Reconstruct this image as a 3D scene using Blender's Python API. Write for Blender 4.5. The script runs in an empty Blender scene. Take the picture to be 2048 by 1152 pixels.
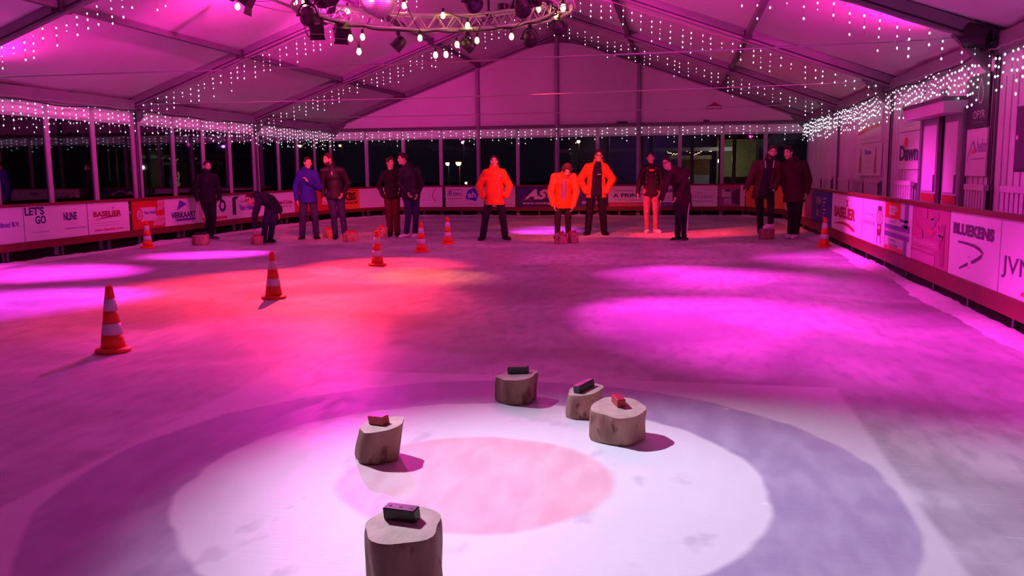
import bpy, math, random
import numpy as np
from mathutils import Vector, Matrix

# ------------------------------------------------------------------ camera, world, exposure
scene = bpy.context.scene
COL = scene.collection
rnd = random.Random(7)

F_PX, PITCH, YAW, ROLL, CAM_H = 1740.0, 0.13366, 0.19187, -0.00955, 1.4106
cy_, sy_, cp_, sp_ = math.cos(YAW), math.sin(YAW), math.cos(PITCH), math.sin(PITCH)
FW = Vector((-sy_*cp_, cy_*cp_, -sp_)); _r = Vector((cy_, sy_, 0)); _u = _r.cross(FW)
RT = _r*math.cos(ROLL) + _u*math.sin(ROLL)
UP = -_r*math.sin(ROLL) + _u*math.cos(ROLL)
EYE = Vector((0, 0, CAM_H))
cam_data = bpy.data.cameras.new('camera')
cam_data.sensor_width = 36.0
cam_data.lens = 36.0*F_PX/2048.0
cam_data.clip_end = 400
cam = bpy.data.objects.new('camera', cam_data); COL.objects.link(cam)
M3 = Matrix((RT, UP, -FW)).transposed()
cam.matrix_world = Matrix.Translation(EYE) @ M3.to_4x4()
scene.camera = cam

def ray(x, y):
    return FW*F_PX + RT*(x-1024) - UP*(y-576)
def at(x, y, z=None, X=None, Y=None):
    """the point of a surface (height z, plane X or plane Y) that a pixel looks at"""
    d = ray(x, y)
    t = (z-CAM_H)/d.z if z is not None else (X/d.x if X is not None else Y/d.y)
    return EYE + d*t
def px_of(P):
    v = Vector(P)-EYE; d = v.dot(FW)
    return 1024+F_PX*v.dot(RT)/d, 576-F_PX*v.dot(UP)/d

world = bpy.data.worlds.new('night'); scene.world = world; world.use_nodes = True
wbg = world.node_tree.nodes['Background']
wbg.inputs[0].default_value = (0.02, 0.012, 0.03, 1); wbg.inputs[1].default_value = 0.25
scene.view_settings.view_transform = 'Standard'
scene.view_settings.look = 'None'
scene.view_settings.gamma = 1.0
scene.view_settings.use_curve_mapping = False
scene.view_settings.exposure = 0.0
scene.cycles.max_bounces = 6
scene.cycles.diffuse_bounces = 3
scene.cycles.glossy_bounces = 3
scene.cycles.transparent_max_bounces = 12
scene.cycles.sample_clamp_indirect = 3.0
scene.cycles.use_adaptive_sampling = True
scene.cycles.adaptive_threshold = 0.035

# ------------------------------------------------------------------ tent dimensions (metres)
XL, XR = -11.456, 3.76            # tent walls
XC = (XL+XR)/2
YF, BAY, NB = 27.52, 5.322, 6     # far gable, bay length, bays
YN = YF-BAY*NB
Z_EAVE, Z_APEX = 2.78, 5.52       # underside of the rafters
SLOPE = (Z_APEX-Z_EAVE)/(XR-XC)
FRAMES = [YF-BAY*k for k in range(NB+1)]
def z_raft(x): return Z_APEX-abs(x-XC)*SLOPE

# ------------------------------------------------------------------ materials
def lin(c):
    return tuple((v/12.92 if v <= .04045 else ((v+.055)/1.055)**2.4) for v in c)
def mat(name, col, rough=.6, metal=0., var=.0, vscale=8., bump=0., bscale=40., spec=.5, stretch=None):
    m = bpy.data.materials.new(name); m.use_nodes = True
    nt = m.node_tree; b = nt.nodes['Principled BSDF']
    b.inputs['Base Color'].default_value = (*col, 1)
    b.inputs['Roughness'].default_value = rough
    b.inputs['Metallic'].default_value = metal
    b.inputs['Specular IOR Level'].default_value = spec
    if var or bump:
        tc = nt.nodes.new('ShaderNodeTexCoord'); src = tc.outputs['Object']
        if stretch:
            mp = nt.nodes.new('ShaderNodeMapping'); mp.inputs['Scale'].default_value = stretch
            nt.links.new(src, mp.inputs[0]); src = mp.outputs[0]
    if var:
        n = nt.nodes.new('ShaderNodeTexNoise'); n.inputs['Scale'].default_value = vscale; n.inputs['Detail'].default_value = 5
        nt.links.new(src, n.inputs['Vector'])
        r = nt.nodes.new('ShaderNodeMapRange'); r.inputs['From Min'].default_value = .3; r.inputs['From Max'].default_value = .7
        nt.links.new(n.outputs['Fac'], r.inputs['Value'])
        mx = nt.nodes.new('ShaderNodeMix'); mx.data_type = 'RGBA'
        mx.inputs[6].default_value = (*[v*(1-var) for v in col], 1); mx.inputs[7].default_value = (*[min(1, v*(1+var)) for v in col], 1)
        nt.links.new(r.outputs[0], mx.inputs[0]); nt.links.new(mx.outputs[2], b.inputs['Base Color'])
    if bump:
        n2 = nt.nodes.new('ShaderNodeTexNoise'); n2.inputs['Scale'].default_value = bscale; n2.inputs['Detail'].default_value = 4
        nt.links.new(src, n2.inputs['Vector'])
        bp = nt.nodes.new('ShaderNodeBump'); bp.inputs['Strength'].default_value = bump; bp.inputs['Distance'].default_value = .02
        nt.links.new(n2.outputs['Fac'], bp.inputs['Height']); nt.links.new(bp.outputs[0], b.inputs['Normal'])
    return m
def emit(name, col, strength, sampling='AUTO'):
    m = bpy.data.materials.new(name); m.use_nodes = True
    nt = m.node_tree; nt.nodes.remove(nt.nodes['Principled BSDF'])
    e = nt.nodes.new('ShaderNodeEmission'); e.inputs[0].default_value = (*col, 1); e.inputs[1].default_value = strength
    nt.links.new(e.outputs[0], nt.nodes['Material Output'].inputs[0])
    m.cycles.emission_sampling = sampling
    return m

M = {}
M['pvc'] = mat('tent_pvc', (.74, .72, .76), .42, var=.05, vscale=1.2, bump=.12, bscale=2.0, spec=.5)
M['alu'] = mat('aluminium', (.25, .25, .28), .45, .55, var=.1, vscale=3)
M['alu_dark'] = mat('dull_aluminium', (.13, .125, .15), .5, .4, var=.1, vscale=3)
M['white_post'] = mat('white_coated_metal', (.40, .39, .43), .4, var=.05)
M['band'] = mat('header_band_pvc', (.72, .70, .76), .35, var=.04)
M['gasket'] = mat('dark_gasket', (.03, .025, .03), .7)
M['asphalt'] = mat('asphalt', (.035, .03, .03), .85, var=.3, vscale=20)
M['rubber'] = mat('rubber_mat', (.02, .018, .02), .8, var=.2)
M['red_rail'] = mat('red_plastic_rail', (.16, .008, .016), .45, var=.15, vscale=4)
M['dark_steel'] = mat('dark_steel', (.06, .055, .065), .5, .5)
M['steel'] = mat('steel_wire', (.55, .5, .55), .3, .9)
M['black'] = mat('black_metal', (.012, .011, .014), .45, var=.2)
M['black_cable'] = mat('black_cable', (.012, .010, .014), .6)
M['snow'] = mat('scraped_snow', (.80, .80, .84), .9, var=.08, vscale=9, bump=.5, bscale=25)
M['brick'] = mat('dark_brick', (.16, .07, .05), .9, var=.35, vscale=6)
M['shutter'] = mat('orange_shutter', (.45, .12, .04), .6, var=.1)
M['stone'] = mat('pale_stone_trim', (.30, .25, .2), .8, var=.1)
M['dark_glass'] = mat('dark_window_glass', (.01, .01, .015), .1)
M['olive'] = mat('olive_wood', (.20, .19, .09), .7, var=.2)
M['led'] = emit('cool_white_led', (.80, .88, 1.0), 4.0, 'NONE')
M['bulb'] = emit('warm_bulb', (1.0, .55, .16), 12.0)
M['lamp_warm'] = emit('warm_lamp', (1.0, .62, .25), 40.0)
M['lamp_cool'] = emit('cool_lamp', (.95, 1.0, .82), 40.0)
M['lamp_orange'] = emit('orange_lamp', (1.0, .28, .06), 30.0)
def glass_mat():
    m = bpy.data.materials.new('window_film'); m.use_nodes = True
    nt = m.node_tree; nt.nodes.remove(nt.nodes['Principled BSDF'])
    t = nt.nodes.new('ShaderNodeBsdfTransparent'); t.inputs[0].default_value = (.80, .78, .82, 1)
    g = nt.nodes.new('ShaderNodeBsdfGlossy'); g.inputs['Roughness'].default_value = .02; g.inputs['Color'].default_value = (.17,.17,.20,1)
    fr = nt.nodes.new('ShaderNodeFresnel'); fr.inputs['IOR'].default_value = 1.42
    mx = nt.nodes.new('ShaderNodeMixShader')
    nt.links.new(fr.outputs[0], mx.inputs[0]); nt.links.new(t.outputs[0], mx.inputs[1]); nt.links.new(g.outputs[0], mx.inputs[2])
    nt.links.new(mx.outputs[0], nt.nodes['Material Output'].inputs[0])
    return m
M['glass'] = glass_mat()

# ------------------------------------------------------------------ mesh helpers
class MB:
    def __init__(s): s.v, s.f, s.m = [], [], []
    def add(s, vs, fs, mi=0):
        b = len(s.v); s.v += [tuple(v) for v in vs]
        s.f += [tuple(b+i for i in f) for f in fs]; s.m += [mi]*len(fs); return s
    def box(s, lo, hi, mi=0):
        (a, b, c), (d, e, f) = lo, hi
        return s.add([(a,b,c),(d,b,c),(d,e,c),(a,e,c),(a,b,f),(d,b,f),(d,e,f),(a,e,f)],
                     [(0,3,2,1),(4,5,6,7),(0,1,5,4),(1,2,6,5),(2,3,7,6),(3,0,4,7)], mi)
    def beam(s, a, b, w, h, up=(0,0,1), mi=0):
        """box of width w and height h along a-b"""
        a, b = Vector(a), Vector(b); d = (b-a).normalized()
        x = d.cross(Vector(up)).normalized(); y = x.cross(d)
        vs = []
        for p in (a, b):
            for i, j in ((-1,-1),(1,-1),(1,1),(-1,1)): vs.append(p+x*(i*w/2)+y*(j*h/2))
        return s.add(vs, [(3,2,1,0),(4,5,6,7),(0,1,5,4),(1,2,6,5),(2,3,7,6),(3,0,4,7)], mi)
    def tube(s, pts, r, n=6, mi=0, closed=False):
        pts = [Vector(p) for p in pts]; rings = []
        N = len(pts)
        for i, p in enumerate(pts):
            d = (pts[(i+1) % N]-pts[i-1]) if closed else (pts[min(i+1, N-1)]-pts[max(i-1, 0)])
            d.normalize()
            x = d.cross(Vector((0,0,1)))
            if x.length < 1e-3: x = d.cross(Vector((1,0,0)))
            x.normalize(); y = x.cross(d)
            rr = r[i] if isinstance(r, (list, tuple)) else r
            rings.append([p+x*(math.cos(2*math.pi*k/n)*rr)+y*(math.sin(2*math.pi*k/n)*rr) for k in range(n)])
        vs = [v for ring in rings for v in ring]; fs = []
        for i in range(N if closed else N-1):
            j = (i+1) % N
            for k in range(n):
                l = (k+1) % n; fs.append((i*n+k, i*n+l, j*n+l, j*n+k))
        if not closed:
            fs.append(tuple(range(n-1, -1, -1))); fs.append(tuple((N-1)*n+k for k in range(n)))
        return s.add(vs, fs, mi)
    def lathe(s, prof, c=(0,0,0), n=24, mi=0, ax=None):
        """profile of (radius, height) turned round the z axis at c (or round direction ax)"""
        c = Vector(c)
        if ax is None: X, Y, Z = Vector((1,0,0)), Vector((0,1,0)), Vector((0,0,1))
        else:
            Z = Vector(ax).normalized(); X = Z.cross(Vector((0,0,1)))
            if X.length < 1e-3: X = Vector((1,0,0))
            X.normalize(); Y = Z.cross(X)
        vs, fs = [], []
        for (r, h) in prof:
            for k in range(n):
                a = 2*math.pi*k/n; vs.append(c+X*(math.cos(a)*r)+Y*(math.sin(a)*r)+Z*h)
        for i in range(len(prof)-1):
            for k in range(n):
                l = (k+1) % n; fs.append((i*n+k, i*n+l, (i+1)*n+l, (i+1)*n+k))
        fs.append(tuple(range(n-1, -1, -1))); fs.append(tuple((len(prof)-1)*n+k for k in range(n)))
        return s.add(vs, fs, mi)
    def mesh(s, name):
        me = bpy.data.meshes.new(name); me.from_pydata(s.v, [], s.f); me.update(); return me

def link(o, parent=None):
    COL.objects.link(o)
    if parent is not None: o.parent = parent
    return o
def obj(name, mb, mats, parent=None, smooth=False):
    """one mesh object; world coordinates, re-based on its parent's origin"""
    if parent is not None:
        L = parent_loc(parent); mb.v = [(v[0]-L[0], v[1]-L[1], v[2]-L[2]) for v in mb.v]
    me = mb.mesh(name)
    if not isinstance(mats, (list, tuple)): mats = [mats]
    for m in mats: me.materials.append(m)
    if len(mats) > 1: me.polygons.foreach_set('material_index', mb.m)
    if smooth: me.polygons.foreach_set('use_smooth', [True]*len(me.polygons))
    o = bpy.data.objects.new(name, me); return link(o, parent)
def parent_loc(p):
    L = Vector((0,0,0))
    while p is not None: L = L+p.location; p = p.parent
    return L
def thing(name, label, cat, loc=(0,0,0), group=None, kind=None):
    o = bpy.data.objects.new(name, None); o.empty_display_size = .1; o.location = loc
    COL.objects.link(o)
    if label: o['label'] = label
    if cat: o['category'] = cat
    if group: o['group'] = group
    if kind: o['kind'] = kind
    return o
def tag(o, label=None, cat=None, group=None, kind=None):
    if label: o['label'] = label
    if cat: o['category'] = cat
    if group: o['group'] = group
    if kind: o['kind'] = kind
    return o
def structure(name, label, cat, loc=(0,0,0)):
    return thing(name, label, cat, loc, None, 'structure')
# ------------------------------------------------------------------ the ice with the curling house frozen into it
HX, HY = -0.92, 3.78
def ice_mat():
    m = bpy.data.materials.new('rink_ice'); m.use_nodes = True
    nt = m.node_tree; b = nt.nodes['Principled BSDF']; L = nt.links.new
    def N(t, **k):
        n = nt.nodes.new(t)
        for a, v in k.items(): setattr(n, a, v)
        return n
    geo = N('ShaderNodeNewGeometry'); pos = geo.outputs['Position']
    def noise(scale, detail=4, stretch=None, dist=0.):
        n = N('ShaderNodeTexNoise'); n.inputs['Scale'].default_value = scale; n.inputs['Detail'].default_value = detail
        n.inputs['Distortion'].default_value = dist
        if stretch:
            mp = N('ShaderNodeMapping'); mp.inputs['Scale'].default_value = stretch; L(pos, mp.inputs[0]); L(mp.outputs[0], n.inputs['Vector'])
        else: L(pos, n.inputs['Vector'])
        return n.outputs['Fac']
    def math_(op, a, c=None, v=None, clamp=False):
        n = N('ShaderNodeMath', operation=op, use_clamp=clamp)
        for i, q in enumerate((a, c)):
            if q is None: continue
            if isinstance(q, (int, float)): n.inputs[i].default_value = q
            else: L(q, n.inputs[i])
        return n.outputs[0]
    def rng(x, a, c, lo=0., hi=1.):
        n = N('ShaderNodeMapRange'); n.inputs['From Min'].default_value = a; n.inputs['From Max'].default_value = c
        n.inputs['To Min'].default_value = lo; n.inputs['To Max'].default_value = hi
        n.interpolation_type = 'SMOOTHSTEP'; L(x, n.inputs['Value']); return n.outputs[0]
    def mix(f, a, c):
        n = N('ShaderNodeMix', data_type='RGBA'); L(f, n.inputs[0])
        for i, q in ((6, a), (7, c)):
            if isinstance(q, tuple): n.inputs[i].default_value = (*q, 1)
            else: L(q, n.inputs[i])
        return n.outputs[2]
    sep = N('ShaderNodeSeparateXYZ'); L(pos, sep.inputs[0])
    dx = math_('SUBTRACT', sep.outputs[0], HX); dy = math_('SUBTRACT', sep.outputs[1], HY)
    wob = math_('MULTIPLY', math_('SUBTRACT', noise(2.2, 2), .5), .12)
    r = math_('ADD', math_('SQRT', math_('ADD', math_('MULTIPLY', dx, dx), math_('MULTIPLY', dy, dy))), wob)
    sq = math_('MAXIMUM', math_('ABSOLUTE', dx), math_('ABSOLUTE', math_('SUBTRACT', dy, .09)))
    # frosted bare ice: cloudy, scratched along the skating direction
    cloud = noise(.7, 6, None, .6); fine = noise(9, 6, (1, .35, 1)); scr = noise(16, 3, (.16, 2.2, 1)); scr2 = noise(14, 3, (2.0, .2, 1))
    base = mix(rng(cloud, .34, .66), (.42, .40, .47), (.76, .74, .82))
    base = mix(rng(fine, .42, .70, 0, .5), base, (.34, .32, .40))
    base = mix(rng(scr, .60, .72, 0, .22), base, (.88, .88, .92))
    base = mix(rng(scr2, .62, .74, 0, .18), base, (.88, .88, .92))
    sheet = rng(sq, 1.95, 1.90)
    base = mix(math_('MULTIPLY', sheet, .75), base, (.78, .77, .84))
    blue = math_('MULTIPLY', rng(r, 1.90, 1.86), .9)
    base = mix(blue, base, mix(rng(fine, .35, .7), (.36, .31, .50), (.47, .42, .60)))
    wh = rng(r, 1.34, 1.30)
    smud = rng(noise(3.0, 3, (1.3, .8, 1)), .60, .70, 0, .45)
    base = mix(wh, base, mix(smud, (.84, .83, .90), (.50, .48, .58)))
    red = math_('MULTIPLY', rng(r, .66, .60), .9)
    base = mix(red, base, mix(rng(fine, .3, .7), (.82, .46, .54), (.87, .58, .66)))
    # small chips of snow lying on the ice
    vor = N('ShaderNodeTexVoronoi'); vor.inputs['Scale'].default_value = 3.0; L(pos, vor.inputs['Vector'])
    chip = math_('MULTIPLY', rng(vor.outputs['Distance'], .055, .03), rng(noise(1.6, 2), .58, .64))
    base = mix(math_('MULTIPLY', chip, .8), base, (.95, .95, .97))
    L(base, b.inputs['Base Color'])
    rough = math_('ADD', rng(cloud, .3, .7, .30, .44), rng(fine, .4, .7, 0, .12))
    L(rough, b.inputs['Roughness'])
    b.inputs['IOR'].default_value = 1.31
    b.inputs['Specular IOR Level'].default_value = .5
    bp = N('ShaderNodeBump'); bp.inputs['Strength'].default_value = .25; bp.inputs['Distance'].default_value = .01
    L(math_('ADD', fine, math_('MULTIPLY', scr, .6)), bp.inputs['Height']); L(bp.outputs[0], b.inputs['Normal'])
    return m
M['ice'] = ice_mat()

# rink outline (inner face of the boards)
BXL, BXR, BYF = -10.55, 2.80, 27.1
OUT = [(BXL, YN+.6), (BXL, 23.6), (-10.2, 25.2), (-9.4, BYF), (1.9, BYF), (BXR, 25.3), (BXR, YN+.6)]
mb = MB(); n = len(OUT)
mb.add([(x, y, 0) for x, y in OUT]+[(x, y, -.06) for x, y in OUT],
       [tuple(range(n-1, -1, -1))]+[tuple(range(n, 2*n))]+[(i, (i+1) % n, n+(i+1) % n, n+i) for i in range(n)])
ice = obj('floor', mb, M['ice']); tag(ice, 'frosted rink ice with a red, white and blue curling target', 'ice floor', kind='structure')
mb = MB().box((XL-60, YN-40, -.30), (XR+60, YF+90, -.07))
tag(obj('ground', mb, M['asphalt']), 'dark asphalt ground around the tent', 'ground', kind='structure')
mb = MB().box((XL, YN, -.068), (XR, YF, -.055))
tag(obj('floor_mat', mb, M['rubber']), 'dark rubber matting under the tent walls', 'floor mat', kind='structure')

# scraped snow along the foot of the boards
def snow_strip(pts, label):
    mb = MB(); P = []
    for (a, b) in zip(pts[:-1], pts[1:]):
        a, b = Vector((*a, 0)), Vector((*b, 0)); L = (b-a).length; k = max(2, int(L/.12))
        for i in range(k): P.append((a+(b-a)*(i/k), (b-a).normalized()))
    P.append((Vector((*pts[-1], 0)), (Vector((*pts[-1], 0))-Vector((*pts[-2], 0))).normalized()))
    W = 6; ph = rnd.random()*50
    for i, (p, d) in enumerate(P):
        nrm = d.cross(Vector((0,0,1)))
        amp = .5+.5*math.sin(i*.21+ph)*math.sin(i*.053+1.3*ph)
        wid = .16+.16*amp+.05*rnd.random(); hh = .015+.05*amp*rnd.uniform(.5, 1.2)
        for j in range(W+1):
            t = j/W
            prof = math.sin(math.pi*min(1, t*1.0)*.5+math.pi*.5)  # 1 -> 0
            z = hh*max(0, prof)**1.3*(1+.35*(rnd.random()-.5)) if 0 < j < W else (hh*.7 if j == 0 else -.004)
            q = p+nrm*(wid*t-.015); mb.v.append((q.x, q.y, z))
    n = len(P)
    for i in range(n-1):
        for j in range(W):
            a = i*(W+1)+j; mb.f.append((a, a+1, a+W+2, a+W+1)); mb.m.append(0)
    o = obj('snow_ridge', mb, M['snow'], smooth=True)
    return tag(o, label, 'snow', kind='stuff')
snow_strip([(BXL+.0, 3.), (BXL, 23.6), (-10.2, 25.2), (-9.4, BYF)], 'scraped snow along the foot of the boards by the dark windows')
snow_strip([(-9.4, BYF-.0), (1.9, BYF), (BXR, 25.3)], 'scraped snow along the foot of the boards below the gable')
snow_strip([(BXR, 25.3), (BXR, 2.)], 'scraped snow along the foot of the boards by the doors')

# ------------------------------------------------------------------ tent: roof, frames, walls
roof = structure('roof', 'white tent roof of stretched fabric panels', 'tent roof', (XC, YF, Z_APEX))
ZR = .21                               # fabric lies above the rafter undersides
for k in range(NB):
    y0, y1 = FRAMES[k]-.03, FRAMES[k+1]+.03
    for s in (-1, 1):
        mb = MB(); nx, ny = 22, 12
        for i in range(nx+1):
            for j in range(ny+1):
                u, v = i/nx, j/ny
                x = XC+s*(7.62*u); y = y0+(y1-y0)*v
                z = Z_APEX+ZR-SLOPE*7.62*u
                # sag between the frames and wrinkles towards the eave
                z -= .05*math.sin(math.pi*v)*math.sin(math.pi*u)
                z += .022*max(0, u-.72)/.28*math.sin(v*47+1.7*math.sin(v*9+k)+s)
                mb.v.append((x, y, z))
        for i in range(nx):
            for j in range(ny):
                a = i*(ny+1)+j; f = (a, a+1, a+ny+2, a+ny+1)
                mb.f.append(f if s > 0 else f[::-1]); mb.m.append(0)
        obj('roof_panel', mb, M['pvc'], roof, smooth=True)

def frame_posts(k, y):
    t = structure('trim_%d' % (k+1), 'aluminium portal frame carrying the tent roof', 'tent frame', (XC, y, 0))
    for s in (-1, 1):
        e = Vector((XC+s*(7.50), y, z_raft(XC+s*7.50)+.10)); r = Vector((XC+s*.02, y, Z_APEX+.10))
        obj('rafter', MB().beam(e, r, .10, .20), M['alu'], t)
        obj('rafter_groove', MB().beam(e+Vector((0, -.052, -.05)), r+Vector((0, -.052, -.05)), .006, .025), M['gasket'], t)
        px = XC+s*7.59
        obj('post', MB().box((px-.07, y-.065, -.06), (px+.07, y+.065, Z_EAVE+.20)), M['alu'], t)
        for q in (-.03, .03):
            obj('post_groove', MB().box((px-s*.073-.004, y+q-.008, .0), (px-s*.073+.004, y+q+.008, Z_EAVE-.05)), M['gasket'], t)
        # knee bracket and bolts
        mb = MB(); a = e+Vector((-s*.05, -.056, -.10))
        tri = [a, a+Vector((-s*.45, 0, .45*SLOPE)), a+Vector((0, 0, -.30))]
        mb.add(tri+[p+Vector((0, .112, 0)) for p in tri], [(0,1,2),(5,4,3),(0,3,4,1),(1,4,5,2),(2,5,3,0)])
        obj('knee_bracket', mb, M['alu_dark'], t)
    # ridge gusset: the curved underside at the apex
    mb = MB(); arc = []
    for i in range(13):
        u = -1+2*i/12; arc.append((XC+u*1.0, Z_APEX-abs(u)*SLOPE-.0 if abs(u) > .98 else Z_APEX-SLOPE*(.5+.5*u*u)))
    for q in (-.045, .045):
        mb.v += [(x, y+q, z) for x, z in arc]+[(x, y+q, z_raft(x)+.03) for x, z in arc]
    na = len(arc)
    for b in (0, 2*na):
        for i in range(na-1): mb.f.append((b+i, b+i+1, b+na+i+1, b+na+i)); mb.m.append(0)
    for i in range(na-1): mb.f.append((i, 2*na+i, 2*na+i+1, i+1)); mb.m.append(0)
    obj('ridge_gusset', mb, M['alu_dark'], t)
for k, y in enumerate(FRAMES): frame_posts(k, y)

purlins = structure('trim_20', 'grey purlins running the length of the roof', 'purlins', (XC, YF, Z_APEX))
for k in range(NB):
    for off in (-5.0, -2.5, 0, 2.5, 5.0):
        x = XC+off; z = z_raft(x)+.12
        obj('purlin', MB().box((x-.045, FRAMES[k+1]+.05, z-.05), (x+.045, FRAMES[k]-.05, z+.05)), M['alu_dark'], purlins)
        for yy in (FRAMES[k+1]+.09, FRAMES[k]-.09):
            obj('purlin_bracket', MB().box((x-.07, yy-.04, z-.10), (x+.07, yy+.04, z+.06)), M['dark_steel'], purlins)
    for s in (-1, 1):
        x = XC+s*7.52
        obj('eave_beam', MB().box((x-.06, FRAMES[k+1]+.07, Z_EAVE-.06), (x+.06, FRAMES[k]-.07, Z_EAVE+.18)), M['alu'], purlins)

# tension wires from eave to eave
for y, lab in ((FRAMES[1], 'thin steel tie wire across the tent nearest to the gable'), (FRAMES[2], 'thin steel tie wire across the tent above the players'), (FRAMES[3], 'thin steel tie wire under the round truss')):
    pts = [(XC+u*7.45, y-.02, Z_EAVE+.13+(.03*u-.0)-.05*(1-u*u)) for u in [i/12 for i in range(-12, 13)]]
    o = obj('tie_wire', MB().tube(pts, .011, 6), M['steel'], smooth=True)
    tag(o, lab, 'wire')

# --- glazed walls
def window_wall(name, label, pts, zb, zt, ztop, inward, frame_mat, gasket=True):
    """a run of panes between successive plan points, with mullions, a header band and a sill"""
    a, b = Vector((*pts[0], 0)), Vector((*pts[-1], 0))
    t = structure(name, label, 'window', ((a+b)/2).to_tuple())
    nrm = Vector((*inward, 0))
    P = [Vector((*p, 0)) for p in pts]
    for i in range(len(P)-1):
        d = (P[i+1]-P[i]).normalized(); q0, q1 = P[i]+d*.03, P[i+1]-d*.03
        def slab(name, z0, z1, th, m, off=0.):
            c0, c1 = q0+nrm*off, q1+nrm*off
            mb = MB(); h = nrm*(th/2)
            vs = [c0-h, c1-h, c1+h, c0+h]
            mb.add([v+Vector((0,0,z0)) for v in vs]+[v+Vector((0,0,z1)) for v in vs],
                   [(0,3,2,1),(4,5,6,7),(0,1,5,4),(1,2,6,5),(2,3,7,6),(3,0,4,7)])
            return obj(name, mb, m, t)
        slab('pane', zb, zt, .008, M['glass'])
        slab('header_band', zt, ztop, .03, M['band'])
        slab('header_rail', zt-.03, zt+.03, .05, frame_mat, .01)
        slab('sill_panel', -.05, zb, .04, M['rubber'])
        slab('sill_rail', zb-.03, zb+.03, .05, frame_mat, .01)
    for i, p in enumerate(P):
        w = .055
        mb = MB().box((p.x-w, p.y-w*.6, -.05), (p.x+w, p.y+w*.6, ztop+.04)) if abs(nrm.y) > .5 else MB().box((p.x-w*.6, p.y-w, -.05), (p.x+w*.6, p.y+w, ztop+.04))
        obj('mullion', mb, frame_mat, t)
    return t
wn = 1
for k in range(NB):
    y0, y1 = FRAMES[k+1]+.10, FRAMES[k]-.10
    pts = [(XL+.05, y0+(y1-y0)*i/4) for i in range(5)]
    window_wall('window_%d' % wn, 'bay of four dark window panes in the long tent wall, %s frame bay from the gable' % ['first','second','third','fourth','fifth','sixth'][k],
                pts, .62, Z_EAVE-.30, Z_EAVE-.04, (1, 0), M['white_post']); wn += 1
XS = [XL+.02+(XR-XL-.04)*i/12 for i in range(13)]
for g in range(3):
    window_wall('window_%d' % wn, 'run of four dark gable window panes %s' % ['beside the orange rail board','below the middle gable posts','beside the corrugated wall'][g],
                [(XS[i], YF) for i in range(4*g, 4*g+5)], .62, Z_EAVE-.30, Z_EAVE-.04, (0, -1), M['white_post']); wn += 1

# gable fabric in panels between the gable posts
gable = structure('wall_far', 'white fabric gable above the far windows', 'gable wall', (XC, YF, Z_EAVE))
gx = [XL+.05, XL+(XR-XL)/3, XC, XL+(XR-XL)*2/3, XR-.05]
for a, b in zip(gx[:-1], gx[1:]):
    nn = 10; mb = MB()
    for i in range(nn+1):
        x = a+(b-a)*i/nn
        mb.v += [(x, YF+.02, Z_EAVE-.02), (x, YF+.02, z_raft(x)+.21)]
    for i in range(nn): mb.f.append((2*i, 2*i+2, 2*i+3, 2*i+1)); mb.m.append(0)
    obj('gable_panel', mb, M['pvc'], gable)
for x in gx[1:-1]:
    obj('gable_post', MB().box((x-.06, YF-.09, -.05), (x+.06, YF+.01, z_raft(x)+.05)), M['alu'], gable)
    obj('gable_post_groove', MB().box((x+.035, YF-.094, .9), (x+.05, YF-.088, z_raft(x)-.02)), M['gasket'], gable)
obj('gable_beam', MB().box((XL+.1, YF-.06, Z_EAVE-.05), (XR-.1, YF+.01, Z_EAVE+.06)), M['alu_dark'], gable)
for x in (-1.75, .72, -1.9+.0):
    obj('beam_clip', MB().box((x-.09, YF-.10, Z_EAVE+.06), (x+.09, YF-.04, Z_EAVE+.11)), M['black'], gable)
# near gable behind the viewer, closes the tent
near = structure('wall_near', 'white fabric gable behind the ice target', 'gable wall', (XC, YN, 0))
mb = MB(); mb.add([(XL, YN, -.06), (XR, YN, -.06), (XR, YN, z_raft(XR)+.2), (XC, YN, Z_APEX+.2), (XL, YN, z_raft(XL)+.2)], [(4,3,2,1,0)])
obj('gable_fabric', mb, M['pvc'], near)

# --- solid wall with doors
wall = structure('wall_right', 'white panelled tent wall behind the doors', 'panelled wall', (XR, YF, 0))
M['wallpanel'] = mat('white_wall_panel', (.66, .63, .68), .5, var=.06, vscale=2, bump=.06, bscale=3)
M['wallribs'] = mat('ribbed_wall_panel', (.60, .57, .62), .5, var=.08, vscale=2)
WX = XR-.06
for k in range(NB):
    y0, y1 = FRAMES[k+1]+.08, FRAMES[k]-.08; npan = 5
    for i in range(npan):
        a, b = y0+(y1-y0)*i/npan+.012, y0+(y1-y0)*(i+1)/npan-.012
        obj('wall_panel', MB().box((WX, a, -.05), (WX+.05, b, Z_EAVE+.02)), M['wallpanel'], wall)
        if k < 2 or i in (0, 4):
            for j in range(1, 5):
                yy = a+(b-a)*j/5
                obj('panel_rib', MB().box((WX-.012, yy-.018, .9), (WX+.002, yy+.018, 2.45)), M['wallribs'], wall)
obj('wall_backing', MB().box((WX+.05, YN+.08, -.05), (WX+.07, YF-.08, Z_EAVE+.1)), M['gasket'], wall)
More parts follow.
